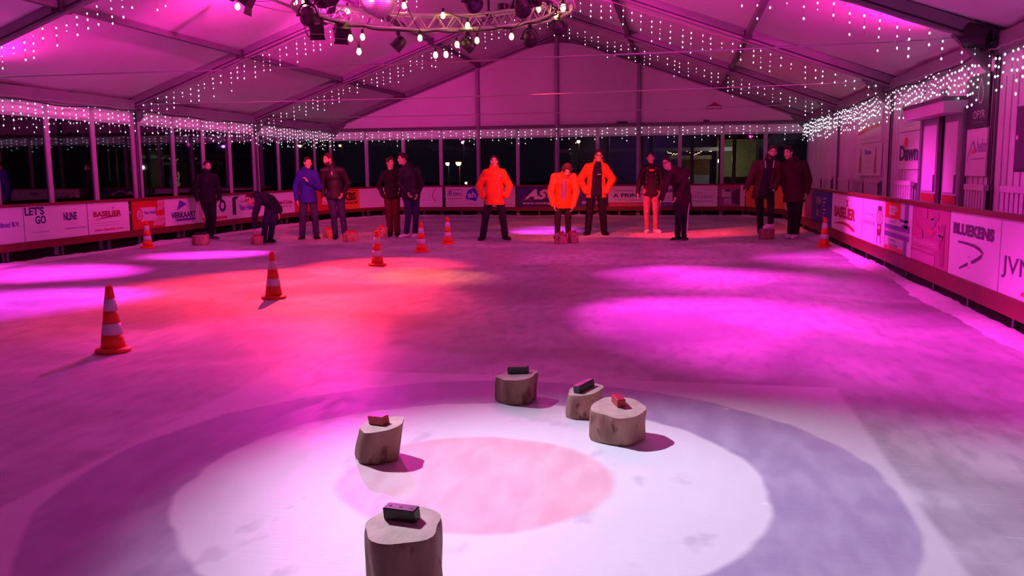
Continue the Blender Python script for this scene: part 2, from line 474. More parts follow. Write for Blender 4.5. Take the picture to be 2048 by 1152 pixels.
# ------------------------------------------------------------------ flat print: lettering turned into meshes once, then fitted into rectangles
TEXTS = {}
def prepare(strings):
    tmp = []
    for s, off in strings:
        c = bpy.data.curves.new('t', 'FONT'); c.body = s; c.offset = off; c.resolution_u = 3
        o = bpy.data.objects.new('t', c); COL.objects.link(o); tmp.append((s, off, o, c))
    dg = bpy.context.evaluated_depsgraph_get()
    for s, off, o, c in tmp:
        me = o.evaluated_get(dg).to_mesh()
        v = np.array([x.co[:2] for x in me.vertices]); f = [tuple(p.vertices) for p in me.polygons]
        lo, hi = v.min(0), v.max(0)
        TEXTS[(s, off)] = ((v-lo)/(hi-lo), f)
        o.to_mesh_clear()
    for s, off, o, c in tmp:
        bpy.data.objects.remove(o); bpy.data.curves.remove(c)
B, R0 = .035, .0
STR = [('nbuci B.V.',B),("LET'S",B),('GO',B),('NLINE',B),('sites, games, web',R0),('blog, hosting en webdesign',R0),('BASELIER',B),('BASELIER',.05),('transport en projectmeubelen van',R0),
 ('grondwerken en verhuur',R0),('www.baselier.com',B),('Van Aalst',B),('VERKAART',B),('B V O',.05),('TIMMERBEDRIJF',R0),('Van Hees',B),('ames & Zonen',B),('www.zonen.com',R0),
 ('KBS',.06),('VERHUUR',B),('voor al uw evenementen en feesten',R0),('feesten en partijen',R0),('www.partyservice.nl',R0),('vind ons op',R0),('facebook',B),('winkelcentrum',R0),('ah',B),('WESTWAL',R0),
 ('AS',.05),('www.woningstoffering',B),('RAI',B),('076-56',B),('WOONGIDS CADEAU',R0),('A PRINT',B),('KER',B),('niet zo gewoon',R0),('ALGORITMEPRINTS.NL',R0),('DRUKWERK',R0),
 ('a new',R0),('KITCHEN',R0),('interieur en keukens',R0),('NSM',B),('BE',B),('Amanda\'s Sweet',R0),('gifts and delights',R0),('Van Dongen',R0),('kraanverhuur',R0),('SSP',.05),('steel',R0),('Profielen',R0),('Constructies',R0),('www.ssp.nl',R0),
 ('BLUEKENS',.06),('JVM',.0),('daf',B),('OFYR',R0),('the art of cooking',R0),('helm',R0),('projectinrichting',R0),('Dawn',.05),('Fleuren',B),('tweewielers',R0),('Spa',B),('INTERTENT',B),('EXIT',B),
 ('bar',R0),('orange',R0),('Hallo',R0),('bruis',R0),('grand cafe',R0),('COMPANY',B),('CREW',B)]
prepare(STR)

INK = {}
def ink(rgb):
    k = tuple(round(c, 3) for c in rgb)
    if k not in INK: INK[k] = mat('print_%d' % len(INK), k, .45)
    return INK[k]
WHITE, DRED, NAVY, RED, BLACK, BLUE, ORANGE, PURPLE, GREY = (.80,.79,.82), (.30,.01,.04), (.02,.015,.12), (.70,.02,.03), (.02,.015,.03), (.02,.04,.45), (.85,.22,.02), (.10,.06,.40), (.35,.33,.38)

class Board:
    """a flat printed board between plan points a-b (left to right as its readers see it), z0-z1"""
    def __init__(s, name, label, cat, a, b, z0, z1, base, th=.025, group=None, off=0., proud=.0):
        a, b = Vector((*a, 0)), Vector((*b, 0))
        if abs(a.x-b.x) > .01 and abs(a.y-b.y) > .01: d = (b-a).normalized(); a, b = a+d*.02, b-d*.02
        s.u = (b-a).normalized(); s.n = s.u.cross(Vector((0,0,1))); s.w = (b-a).length; s.h = z1-z0
        a = a+s.n*off
        s.o = a+Vector((0,0,z0))
        s.t = thing(name, label, cat, tuple(a+s.u*(s.w/2)+Vector((0,0,z0))), group)
        c = [s.o+s.n*0, s.o+s.u*s.w, s.o+s.u*s.w-s.n*th, s.o-s.n*th]
        mb = MB(); up = Vector((0,0,s.h))
        mb.add(c+[v+up for v in c], [(0,3,2,1),(4,5,6,7),(0,1,5,4),(1,2,6,5),(2,3,7,6),(3,0,4,7)])
        s.panel = obj('panel', mb, ink(base) if isinstance(base, tuple) else base, s.t)
        s.lay = 1
    def P(s, x, y, l): return s.o+s.u*(x*s.w)+Vector((0,0,y*s.h))+s.n*(.0014*l+.0008)
    def poly(s, pts, col, name='printed_shape', l=1):
        mb = MB(); mb.add([s.P(x, y, l) for x, y in pts], [tuple(range(len(pts)))])
        return obj(name, mb, ink(col), s.t)
    def rect(s, x0, y0, x1, y1, col, name='printed_field', l=1):
        return s.poly([(x0,y0),(x1,y0),(x1,y1),(x0,y1)], col, name, l)
    def text(s, st, x0, y0, x1, y1, col, off=None, name='lettering', l=2, shear=0.):
        if off is None: off = next(k[1] for k in TEXTS if k[0] == st)
        v, f = TEXTS[(st, off)]; mb = MB()
        mb.add([s.P(x0+(x1-x0)*(p[0]+shear*p[1]), y0+(y1-y0)*p[1], l) for p in v], f)
        return obj(name, mb, ink(col), s.t)
    def stroke(s, pts, w, col, name='printed_line', l=2):
        """a line of width w (in metres, or one width per point) through panel points"""
        mb = MB(); Q = [Vector((x*s.w, y*s.h)) for x, y in pts]; n = len(Q)
        for i, q in enumerate(Q):
            d = (Q[min(i+1, n-1)]-Q[max(i-1, 0)]).normalized(); nr = Vector((-d.y, d.x))
            ww = w[i] if isinstance(w, (list, tuple)) else w
            for sg in (1, -1):
                k = q+nr*(ww/2*sg); mb.v.append(tuple(s.o+s.u*k.x+Vector((0,0,k.y))+s.n*(.0014*l+.0008)))
        for i in range(n-1): mb.f.append((2*i+1, 2*i+3, 2*i+2, 2*i)); mb.m.append(0)
        return obj(name, mb, ink(col), s.t)
    def disc(s, x, y, rx, ry, col, name='printed_disc', l=2, n=24):
        return s.poly([(x+rx*math.cos(2*math.pi*k/n), y+ry*math.sin(2*math.pi*k/n)) for k in range(n)], col, name, l)

def arc(x0, x1, yb, hgt, n=14): return [(x0+(x1-x0)*i/n, yb+hgt*math.sin(math.pi*i/n)) for i in range(n+1)]
GB = 'advertising boards round the rink'
def left(y0, y1, label, base=WHITE): return Board('advertising_board', label, 'board', (BXL, y0+.012), (BXL, y1-.012), .33, .905, base, group=GB)
def right(y0, y1, label, base=WHITE): return Board('advertising_board', label, 'board', (BXR, y0-.012), (BXR, y1+.012), .295, .955, base, group=GB)
def farb(x0, x1, label, base=WHITE): return Board('advertising_board', label, 'board', (x0+.012, BYF), (x1-.012, BYF), .29, .925, base, group=GB)

def baselier(b, detailed):
    if detailed:
        b.text('BASELIER', .12, .54, .80, .72, DRED, .05)
        b.stroke([(.14,.44),(.3,.49),(.5,.52),(.66,.53),(.78,.52)], [.006,.02,.025,.02,.006], DRED, 'swoosh')
        b.stroke([(.60,.74),(.58,.79),(.62,.80)], .012, DRED, 'emblem'); b.stroke([(.575,.83),(.60,.80),(.63,.84)], .01, DRED, 'emblem')
        b.text('transport en projectmeubelen van', .13, .33, .78, .37, DRED); b.text('grondwerken en verhuur', .18, .24, .74, .28, DRED)
        b.text('www.baselier.com', .12, .08, .82, .17, (.55,.02,.08))
    else:
        b.text('BASELIER', .10, .36, .80, .66, DRED, .05)
        b.stroke([(.10,.15),(.25,.21),(.42,.235),(.6,.215),(.78,.13)], [.008,.03,.05,.06,.06], (.42,.01,.05), 'swoosh')
        b.stroke([(.52,.69),(.55,.76),(.52,.80)], .03, DRED, 'emblem'); b.stroke([(.49,.86),(.53,.80),(.57,.87)], .03, DRED, 'emblem'); b.stroke([(.50,.68),(.55,.75),(.58,.68)], .025, DRED, 'emblem')

# --- boards below the long windows
left(5.2, 9.3, 'plain white advertising board at the open end of the windowed side')
b = left(9.3, 12.48, 'white advertising board with one line of thin purple lettering')
b.text('nbuci B.V.', .83, .46, .975, .60, PURPLE)
b = left(12.48, 14.05, 'white advertising board with playful purple capitals below the windows')
b.text("LET'S", .01, .74, .30, .98, NAVY); b.text('GO', .16, .48, .32, .72, NAVY); b.text('NLINE', .60, .52, .82, .76, NAVY)
b.text('sites, games, web', .10, .22, .36, .27, NAVY); b.text('blog, hosting en webdesign', .63, .24, .97, .30, NAVY)
baselier(left(14.05, 15.28, 'white advertising board with dark red capitals, thin swoosh and small print'), True)
b = left(15.36, 16.46, 'red advertising board with a white name band and oval emblem', (.55,.015,.02))
b.rect(.16, .26, .72, .74, (.72,.62,.66), 'name_band'); b.disc(.2, .5, .10, .24, (.55,.02,.05), 'oval_emblem'); b.disc(.2, .5, .065, .17, (.70,.55,.6), 'oval_emblem', 3)
b.stroke([(.18,.38),(.2,.6),(.23,.42)], .03, DRED, 'emblem', 4); b.text('Van Aalst', .34, .50, .72, .62, PURPLE)
for i in range(7):
    x = .62+.05*i; b.stroke([(x,.08),(x+.05,.22),(x+.02,.32),(x+.07,.42)], .03, (.75,.6,.62), 'pale_flame', 3)
    if i > 2: b.stroke([(x,.62),(x+.05,.76),(x+.02,.9),(x+.06,.97)], .03, (.75,.6,.62), 'pale_flame', 3)
b = left(16.46, 17.82, 'white advertising board with dark underlined capitals below a purple arrowhead')
b.poly([(.33,.55),(.42,.93),(.62,.76)], PURPLE, 'arrowhead', 2); b.text('VERKAART', .16, .26, .88, .48, NAVY); b.stroke([(.30,.19),(.86,.19)], .05, PURPLE, 'underline')
b = left(17.82, 19.08, 'white advertising board with big navy letters inside a red border')
b.text('B V O', .14, .34, .92, .84, NAVY, .05); b.stroke([(.05,.12),(.95,.12)], .06, RED, 'red_border'); b.stroke([(.05,.12),(.05,.88),(.25,.88)], .035, RED, 'red_border')
b = left(19.08, 22.72, 'long white advertising board with a dark bracket emblem and blue name')
b.poly([(.05,.18),(.05,.86),(.085,.93),(.14,.93),(.115,.84),(.095,.80),(.095,.16)], BLACK, 'bracket_emblem', 2)
b.text('TIMMERBEDRIJF', .15, .62, .36, .74, DRED); b.text('Van Hees', .14, .32, .34, .58, PURPLE); b.text('ames & Zonen', .70, .44, .96, .62, DRED); b.text('www.zonen.com', .72, .28, .95, .36, DRED)
# --- rounded corner
C1, C2, C3 = (BXL, 23.6), (-10.2, 25.2), (-9.4, BYF)
b = Board('advertising_board', 'plain red advertising board before the corner of the boards', 'board', (BXL, 22.74), C1, .31, .90, (.60,.03,.015), group=GB)
b = Board('advertising_board', 'red and white advertising board in the corner of the boards', 'board', C1, C2, .30, .905, (.62,.03,.02), group=GB)
b.rect(.42, .30, .86, .86, (.78,.66,.66), 'white_field'); b.text('Hallo', .48, .48, .78, .66, RED)
b = Board('advertising_board', 'orange advertising board with boxed black letters in the corner', 'board', C2, C3, .295, .91, ORANGE, group=GB)
for q in ([(.04,.28),(.04,.92),(.34,.92),(.34,.28)],): b.stroke(q+[q[0]], .025, (.12,.02,.01), 'black_box')
b.text('KBS', .06, .42, .32, .84, (.10,.015,.01), .06); b.rect(.04, .27, .34, .37, (.12,.02,.01), 'name_strip'); b.text('VERHUUR', .07, .29, .31, .35, ORANGE, l=3)
b.rect(.40, .02, .985, .98, (.80,.74,.76), 'white_field')
# --- boards below the gable
b = farb(-9.4, -7.50, 'white advertising board with fine grey lines and a thin arc')
b.text('voor al uw evenementen en feesten', .02, .66, .70, .72, DRED); b.text('feesten en partijen', .06, .48, .62, .56, GREY); b.text('www.partyservice.nl', .02, .32, .70, .39, DRED); b.text('feesten en partijen', .1, .14, .6, .2, GREY)
b.stroke([(.90,.93),(.85,.78),(.83,.6),(.84,.42),(.88,.26)], .02, DRED, 'thin_arc')
b = farb(-7.42, -5.12, 'white advertising board with a boxed small print and a blue six-sided emblem')
b.stroke([(.03,.58),(.24,.58),(.24,.86),(.03,.86),(.03,.58)], .015, NAVY, 'box_outline'); b.rect(.05,.63,.09,.81, NAVY, 'square_emblem'); b.stroke([(.073,.65),(.073,.77),(.083,.78)], .02, WHITE, 'emblem_mark', 3); b.stroke([(.062,.72),(.083,.72)], .015, WHITE, 'emblem_mark', 3)
b.text('vind ons op', .11, .75, .20, .80, DRED); b.text('facebook', .11, .64, .22, .73, NAVY); b.text('winkelcentrum', .03, .40, .24, .47, DRED)
b.poly([(.29,.42),(.32,.80),(.41,.97),(.44,.90),(.475,.60),(.44,.28)], (.04,.05,.55), 'six_sided_emblem', 2); b.text('ah', .32, .46, .44, .76, WHITE, l=3); b.text('WESTWAL', .30, .10, .46, .15, DRED); b.text('WESTWAL', .80, .10, .96, .15, DRED)
b = farb(-5.06, -2.22, 'dark blue advertising board with white slanted letters and house outline', (.025,.02,.16))
b.text('AS', .07, .36, .30, .86, WHITE, .05, shear=.25); b.stroke([(.34,.42),(.34,.66),(.31,.66),(.44,.92),(.57,.66),(.54,.66),(.54,.40),(.44,.40)], .03, WHITE, 'house_outline'); b.stroke([(.38,.46),(.42,.56),(.46,.46),(.5,.58)], .04, WHITE, 'house_outline')
b.text('www.woningstoffering', .05, .10, .60, .24, WHITE); b.text('RAI', .84, .42, .95, .58, WHITE); b.text('076-56', .72, .12, .96, .28, WHITE); b.stroke([(.04,.32),(.12,.38),(.16,.30)], .03, (.4,.05,.05), 'red_mark')
b = farb(-2.22, .18, 'white advertising board with dark capitals above red and blue strips')
b.text('WOONGIDS CADEAU', .08, .72, .50, .82, NAVY); b.text('A PRINT', .06, .44, .44, .64, NAVY); b.text('KER', .70, .68, .84, .84, NAVY); b.text('niet zo gewoon', .10, .28, .48, .36, PURPLE)
b.rect(0, 0, .55, .20, (.55,.03,.04), 'red_strip'); b.text('ALGORITMEPRINTS.NL', .03, .05, .52, .15, (.75,.5,.5)); b.rect(.55, 0, 1, .20, (.05,.04,.30), 'blue_strip'); b.text('DRUKWERK', .62, .05, .92, .15, (.5,.45,.7))
b = farb(.18, 1.10, 'white advertising board with thin grey capitals and a square outline')
b.text('a new', .30, .60, .52, .68, GREY); b.text('KITCHEN', .06, .38, .80, .54, (.25,.2,.28)); b.text('interieur en keukens', .2, .22, .8, .28, GREY); b.stroke([(.62,.56),(.62,.78),(.86,.78),(.86,.28),(.1,.28)], .012, GREY, 'square_outline')
b = farb(1.10, 1.9, 'advertising board printed with a dark kitchen interior', (.30,.12,.22))
b.rect(.12,.45,.48,.80,(.55,.4,.5),'worktop_print'); b.poly([(.5,.2),(.5,.7),(.8,.86),(.8,.05)], (.06,.03,.05),'cupboard_print',2); b.rect(.25,.70,.46,.80,BLACK,'hood_print',3); b.rect(.2,.1,.5,.4,(.48,.3,.42),'table_print'); b.rect(.82,.0,1,1,(.72,.66,.7),'white_field'); b.poly([(.0,.9),(.0,1),(.85,1),(.5,.86)], (.5,.08,.12),'beam_print',3)
C4, C5 = (1.9, BYF), (BXR, 25.3)
b = Board('advertising_board', 'orange advertising board across the corner beyond the long coats', 'board', C4, C5, .29, .92, (.80,.24,.04), group=GB)
b.text('orange', .3, .4, .7, .55, DRED)
# --- boards along the solid wall
b = right(25.3, 22.3, 'pale orange advertising board with a red round mark', (.80,.45,.30)); b.disc(.5,.5,.08,.2,RED); b.text('bar', .62, .42, .8, .58, RED)
b = right(22.3, 21.0, 'pink advertising board with dark red script', (.80,.40,.42)); b.text('bruis', .2, .40, .75, .62, DRED); b.disc(.45,.25,.12,.08,DRED)
b = right(21.0, 19.9, 'brown advertising board with a faded photograph', (.26,.10,.12))
for i in range(9): b.disc(.1+.1*i, .3+.4*rnd.random(), .09, .16, (.30+.1*rnd.random(),.12,.16), 'blurred_print', 2+i % 3)
b = right(19.9, 17.31, 'dark blue advertising board with white letters behind the traffic cone', (.03,.025,.26))
b.text('NSM', .26, .56, .50, .80, (.6,.55,.75)); b.text('BE', .28, .20, .44, .40, (.6,.55,.75))
for i in range(6): b.stroke([(.60,.22+.11*i),(.66+.04*(i % 3),.24+.11*i)], .03, (.6,.55,.75), 'small_print')
baselier(right(17.31, 14.45, 'white advertising board with tall dark red capitals over a thick swoosh'), False)
b = right(14.45, 12.91, 'white advertising board with faint pink script and a lantern drawing')
b.text('Van Dongen', .06, .60, .55, .68, (.70,.45,.62)); b.text('kraanverhuur', .06, .40, .58, .54, (.68,.45,.62))
b.rect(.70,.76,.86,.86,(.10,.02,.06),'lantern_cap'); b.stroke([(.70,.76),(.66,.66),(.67,.52),(.72,.46),(.84,.46),(.90,.54),(.90,.66),(.86,.76)], .02, (.25,.05,.15), 'lantern_outline')
for x in (.73,.78,.83): b.stroke([(x,.48),(x,.76)], .02, (.35,.12,.25), 'lantern_bar')
b.rect(.69,.30,.87,.46,(.30,.02,.08),'lantern_base'); b.poly([(.69,.3),(.87,.3),(.84,.22),(.72,.22)],(.2,.02,.06),'lantern_base',2); b.stroke([(.72,.24),(.70,.06)], .025, (.2,.04,.10), 'lantern_leg'); b.stroke([(.84,.24),(.87,.06)], .025, (.2,.04,.10), 'lantern_leg'); b.disc(.78,.40,.06,.035,(.75,.5,.6),'lantern_window',3)
b = right(12.91, 11.44, 'white advertising board with a red letter square and purple steel beams')
b.rect(0,.66,.58,1,(.75,.02,.04),'red_square'); b.text('SSP', .14, .72, .46, .92, WHITE, .05); b.text('steel', .16, .58, .42, .62, PURPLE)
b.rect(0,.44,.92,.53,(.20,.08,.38),'beam_print'); b.rect(0,.28,.92,.38,(.20,.08,.38),'beam_print'); b.rect(0,.39,.92,.435,(.6,.5,.7),'beam_print')
b.rect(.74,.5,.86,1,(.22,.10,.40),'column_print',3); b.rect(.66,.52,.92,.58,(.15,.06,.3),'column_print',3); b.rect(.58,.63,.86,.68,(.15,.06,.3),'column_print',3); b.rect(.74,0,.84,.30,(.22,.10,.40),'column_print',3)
b.text('Profielen', .18, .19, .46, .25, NAVY); b.text('Constructies', .18, .10, .52, .16, NAVY); b.rect(0,0,.72,.09,(.75,.03,.08),'red_strip',2); b.text('www.ssp.nl', .14, .02, .5, .07, WHITE, l=3)
b = right(11.44, 9.92, 'pink advertising board with blurred roses and pale script', (.50,.06,.26))
for i in range(16):
    x, y = rnd.uniform(.05,.85), rnd.uniform(.45,.95); b.disc(x, y, rnd.uniform(.05,.12), rnd.uniform(.05,.11), (rnd.uniform(.38,.62), rnd.uniform(.02,.08), rnd.uniform(.18,.34)), 'blurred_rose', 1+i % 4)
b.rect(.80,.05,.90,.75,(.36,.02,.20),'dark_stem',2); b.rect(.0,.30,.78,.44,(.58,.12,.34),'name_band',2); b.text("Amanda's Sweet", .06, .34, .72, .42, (.85,.62,.75), l=6); b.text('gifts and delights', .06, .22, .66, .27, (.80,.5,.66), l=6); b.rect(.02,.02,.68,.18,(.62,.16,.40),'pale_field',2)
b = right(9.92, 8.41, 'white advertising board with heavy dark capitals above a bent dark curve')
b.text('BLUEKENS', .08, .65, .90, .83, (.10,.02,.12), .06)
b.stroke([(.20,.54),(.36,.545),(.54,.535),(.66,.50),(.71,.455),(.68,.40),(.58,.33),(.50,.28)], [.022,.026,.03,.034,.036,.036,.034,.03], (.12,.03,.14), 'bent_curve'); b.stroke([(.43,.245),(.34,.19),(.26,.14)], [.03,.026,.02], (.12,.03,.14), 'bent_curve')
b.stroke([(.42,.35),(.48,.355)], .008, GREY); b.stroke([(.43,.19),(.48,.195)], .008, GREY)
b = right(8.41, 6.9, 'white advertising board with tall thin dark letters beside the heavy capitals')
b.text('JVM', .04, .22, .50, .52, (.10,.03,.14), .0); b.text('daf', .36, .06, .56, .14, RED)
right(6.9, 2.0, 'plain white advertising board at the open end of the panelled side')

# --- rails and posts carrying the boards
def rails(name_label, pts, z_kick, z_pan, z_top, post_gap=1.25):
    a = Vector((*pts[0], 0)); t = thing('board_rail', name_label, 'rail', (pts[0][0], pts[0][1], 0), 'rails of the boards')
    for p, q in zip(pts[:-1], pts[1:]):
        p, q = Vector((*p, 0)), Vector((*q, 0)); d = (q-p).normalized(); nr = d.cross(Vector((0,0,1)))
        z = lambda h: Vector((0,0,h))
        obj('top_cap', MB().beam(p-nr*.015+z(z_top+.023), q-nr*.015+z(z_top+.023), .10, .045), M['red_rail'], t)
        obj('kick_board', MB().beam(p-nr*.005+z((z_kick+z_pan)/2), q-nr*.005+z((z_kick+z_pan)/2), .05, z_pan-z_kick-.004), M['red_rail'], t)
        obj('back_rail', MB().beam(p-nr*.07+z(z_top-.1), q-nr*.07+z(z_top-.1), .04, .06), M['dark_steel'], t)
        L = (q-p).length; k = max(1, round(L/post_gap))
        for i in range(k+1):
            c = p+(q-p)*(i/k) if 0 < i < k else (p+d*.06 if i == 0 else q-d*.06)
            obj('post', MB().beam(c-nr*.07+z(-.058), c-nr*.07+z(z_top), .05, .05, up=d), M['alu_dark'], t)
            obj('post_plate', MB().beam(c-nr*.07+z(-.058)-d*.06, c-nr*.07+z(-.058)+d*.06, .08, .012), M['dark_steel'], t)
rails('red rail and steel posts of the boards below the long windows', [(BXL, 3.2), (BXL, 23.6)], .20, .33, .905)
rails('red rail and steel posts of the boards in the rounded corner', [C1, C2, C3], .19, .295, .91)
rails('red rail and steel posts of the boards below the gable', [C3, C4], .165, .29, .925)
rails('red rail and steel posts of the boards in the orange corner', [C4, C5], .15, .29, .925)
rails('red rail and steel posts of the boards beside the doors', [(BXR, 25.3), (BXR, 2.0)], .125, .295, .955)

# ------------------------------------------------------------------ signs, doors and loudspeaker on the solid wall
SX = WX-.004
def wsign(y0, y1, z0, z1, label, base): return Board('wall_sign', label, 'sign', (SX, y0), (SX, y1), z0, z1, base, th=.02, group='signs on the panelled wall', off=.03)
b = wsign(19.75, 17.55, 1.90, 2.50, 'white wall sign with a slanted red band', (.70,.66,.70))
b.poly([(.02,.30),(.02,.46),(.98,.62),(.98,.50)], (.60,.03,.05), 'red_band', 2); b.text('grand cafe', .1, .1, .8, .2, GREY)
b = wsign(19.75, 17.50, 1.25, 1.89, 'white wall sign with two bottle drawings', (.70,.66,.70))
for x in (.15, .80): b.poly([(x-.05,.08),(x-.05,.50),(x-.018,.68),(x-.018,.88),(x+.018,.88),(x+.018,.68),(x+.05,.50),(x+.05,.08)], (.42,.06,.16), 'bottle_print', 2)
b.text('Spa', .34, .62, .62, .82, PURPLE); b.text('bruis', .38, .42, .58, .48, GREY); b.text('tweewielers', .34, .22, .62, .27, GREY)
b = wsign(16.22, 14.75, 2.00, 2.62, 'white wall sign with a dark curved mark and name', (.72,.68,.72))
b.stroke([(.24,.80),(.14,.62),(.12,.45),(.18,.28)], [.01,.04,.05,.01], NAVY, 'curved_mark'); b.text('Fleuren', .20, .50, .78, .64, NAVY); b.stroke([(.2,.42),(.78,.44)], .02, NAVY); b.text('tweewielers', .22, .2, .74, .26, GREY); b.text('kraanverhuur', .22, .12, .74, .17, GREY)
b = wsign(16.18, 14.70, 1.38, 1.985, 'white wall sign with big dark rounded letters and a red drop', (.74,.70,.74))
b.disc(.36,.72,.085,.15,(.70,.03,.06),'red_drop',3); b.text('Dawn', .08, .22, .90, .66, (.06,.02,.10), .05)
b = wsign(12.50, 11.72, 1.90, 2.56, 'dark grey wall sign with a white flame outline', (.035,.035,.05))
b.stroke([(.60,.92),(.72,.72),(.74,.58),(.66,.46),(.58,.46),(.50,.58),(.52,.72),(.60,.92)], .018, (.75,.72,.76), 'flame_outline'); b.text('OFYR', .30, .17, .86, .32, (.75,.72,.76)); b.text('the art of cooking', .36, .08, .82, .11, (.4,.38,.42))
b = wsign(12.48, 11.70, 1.29, 1.885, 'white wall sign with a roof mark and thin purple lettering', (.70,.66,.72))
b.stroke([(.06,.28),(.28,.68),(.36,.74),(.52,.50)], [.015,.02,.03,.02], (.15,.03,.18), 'roof_mark'); b.poly([(.28,.48),(.36,.60),(.46,.48)], (.55,.05,.15), 'red_mark', 2); b.text('helm', .56, .50, .98, .78, (.25,.10,.40)); b.stroke([(.25,.36),(.95,.38)], .02, (.45,.3,.5))

# double door under a canopy
M['door'] = mat('door_frame_grey', (.34,.31,.36), .45); M['blind'] = mat('door_blind', (.70,.67,.72), .5, var=.04)
d1 = structure('door_1', 'grey double door with white blinds under a canopy', 'door', (WX, 13.45, 0))
for (a, b_) in ((14.52, 13.62), (13.40, 12.62)):
    leaf = obj('door_leaf', MB().box((WX-.06, b_, .0), (WX-.01, a, 2.12)), M['door'], d1)
    obj('blind', MB().box((WX-.075, b_+.12, 1.06), (WX-.055, a-.12, 2.02)), M['blind'], leaf)
    obj('kick_plate', MB().box((WX-.075, b_+.08, .90), (WX-.055, a-.08, 1.02)), ink((.28,.02,.03)), leaf)
    obj('door_handle', MB().tube([(WX-.10, b_+.06, 1.05), (WX-.10, b_+.06, 1.30)], .014), M['steel'], leaf)
obj('centre_post', MB().box((WX-.09, 13.42, 0), (WX-.03, 13.60, 2.16)), M['gasket'], d1)
for y in (14.58, 12.58): obj('door_jamb', MB().box((WX-.08, y-.06, 0), (WX-.01, y+.06, 2.18)), M['alu'], d1)
obj('canopy', MB().box((WX-.32, 12.55, 2.12), (WX-.01, 14.62, 2.30)), M['wallpanel'], d1)
obj('canopy_edge', MB().box((WX-.34, 12.54, 2.28), (WX-.01, 14.64, 2.33)), M['alu_dark'], d1)
obj('fascia', MB().box((WX-.06, 12.55, 2.33), (WX-.02, 14.62, 2.52)), M['wallpanel'], d1)
b = Board('exit_sign', 'small dim exit sign on the door fascia', 'sign', (WX-.07, 13.66), (WX-.07, 13.36), 2.36, 2.50, (.10,.09,.13), th=.02, off=.0)
b.text('EXIT', .2, .3, .8, .7, (.4,.38,.45))

# slatted white screens standing behind the rail
M['slat'] = mat('white_slat', (.64,.60,.65), .55, var=.06)
for i, (ya, yb, nearwhat) in enumerate(((25.6,24.3,'beside the gable corner'), (23.9,22.7,'between the corner and the first wall post'), (21.5,20.3,'beside the first wall post'), (20.1,18.8,'below the bottle sign'), (18.6,17.4,'next to the second wall post'), (16.0,14.9,'below the red drop sign'), (12.2,11.45,'below the roof mark sign'), (10.9,9.9,'below the loudspeaker'))):
    t = thing('slatted_screen', 'white slatted screen '+nearwhat, 'screen', (WX-.1, (ya+yb)/2, -.055), 'slatted screens by the wall')
    obj('top_rail', MB().box((WX-.12, yb, 1.12), (WX-.06, ya, 1.19)), M['slat'], t); obj('bottom_rail', MB().box((WX-.12, yb, -.055), (WX-.06, ya, .05)), M['slat'], t)
    ns = 7
    for j in range(ns):
        y = yb+(ya-yb)*(j+.5)/ns
        obj('slat', MB().box((WX-.11, y-(ya-yb)/ns*.36, .04), (WX-.085, y+(ya-yb)/ns*.36, 1.13)), M['slat'], t)
# loudspeaker
t = thing('loudspeaker', 'black loudspeaker on the wall past the grey flame sign', 'loudspeaker', (WX-.2, 9.7, 1.35))
obj('cabinet', MB().box((WX-.30, 9.45, 1.35), (WX-.06, 9.98, 2.02)), M['black'], t)
obj('grille', MB().box((WX-.312, 9.48, 1.38), (WX-.30, 9.95, 1.99)), M['gasket'], t)
obj('bracket', MB().box((WX-.06, 9.6, 1.6), (WX+.0, 9.8, 1.8)), M['dark_steel'], t)
obj('emblem', MB().lathe([(.028, 0), (.02, .006)], (WX-.312, 9.90, 1.70), 12, ax=(-1,0,0)), ink((.7,.66,.72)), t)
# maker's mark on the gable fabric
p = at(1429, 212, Y=YF)
b = Board('gable_mark', 'small printed red and dark roof mark on the gable fabric', 'printed mark', (p.x-.28, YF), (p.x+.28, YF), p.z-.13, p.z+.13, M['pvc'], th=.002, off=.012)
b.poly([(.22,.62),(.5,.98),(.78,.62)], (.45,.02,.04), 'red_roof', 2); b.poly([(.05,.42),(.16,.58),(.5,.64),(.84,.58),(.95,.42),(.8,.48),(.5,.52),(.2,.48)], (.04,.01,.05), 'dark_roof', 2); b.text('INTERTENT', .04, .10, .96, .36, (.10,.02,.10))
# ------------------------------------------------------------------ round truss with its lamps
TX, TY, TZ, TR = -3.78, 13.42, 4.02, 2.02
HS = .125                                     # half side of the square truss
M['alu_b'] = mat('truss_tube', (.62,.60,.63), .38, .35)
truss = thing('round_truss', 'round aluminium box truss hung below the ridge', 'truss', (TX, TY, TZ))
def ring_pt(th, dr=0., dz=0.): return Vector((TX+(TR+dr)*math.sin(th), TY+(TR+dr)*math.cos(th), TZ+dz))
for dr in (-HS, HS):
    for dz in (-HS, HS):
        obj('chord', MB().tube([ring_pt(2*math.pi*i/96, dr, dz) for i in range(96)], .026, 8, closed=True), M['alu_b'], truss, smooth=True)
NBR = 36
for i in range(NBR):
    t0, t1, t2 = [2*math.pi*(i+j)/NBR for j in (0, .5, 1)]
    for dr in (-HS, HS):
        obj('brace', MB().tube([ring_pt(t0, dr, -HS), ring_pt(t1, dr, HS)], .011, 5), M['alu_b'], truss)
        obj('brace', MB().tube([ring_pt(t1, dr, HS), ring_pt(t2, dr, -HS)], .011, 5), M['alu_b'], truss)
    for dz in (-HS, HS):
        obj('brace', MB().tube([ring_pt(t0, -HS, dz), ring_pt(t0 if i % 2 else t2, HS, dz)], .008, 5), M['alu_b'], truss)
obj('power_cable', MB().tube([ring_pt(2*math.pi*i/180, -HS-.01+.02*math.sin(i*.9), -HS-.035-.02*abs(math.sin(i*.31))) for i in range(180)], .016, 5, closed=True), M['black_cable'], truss)
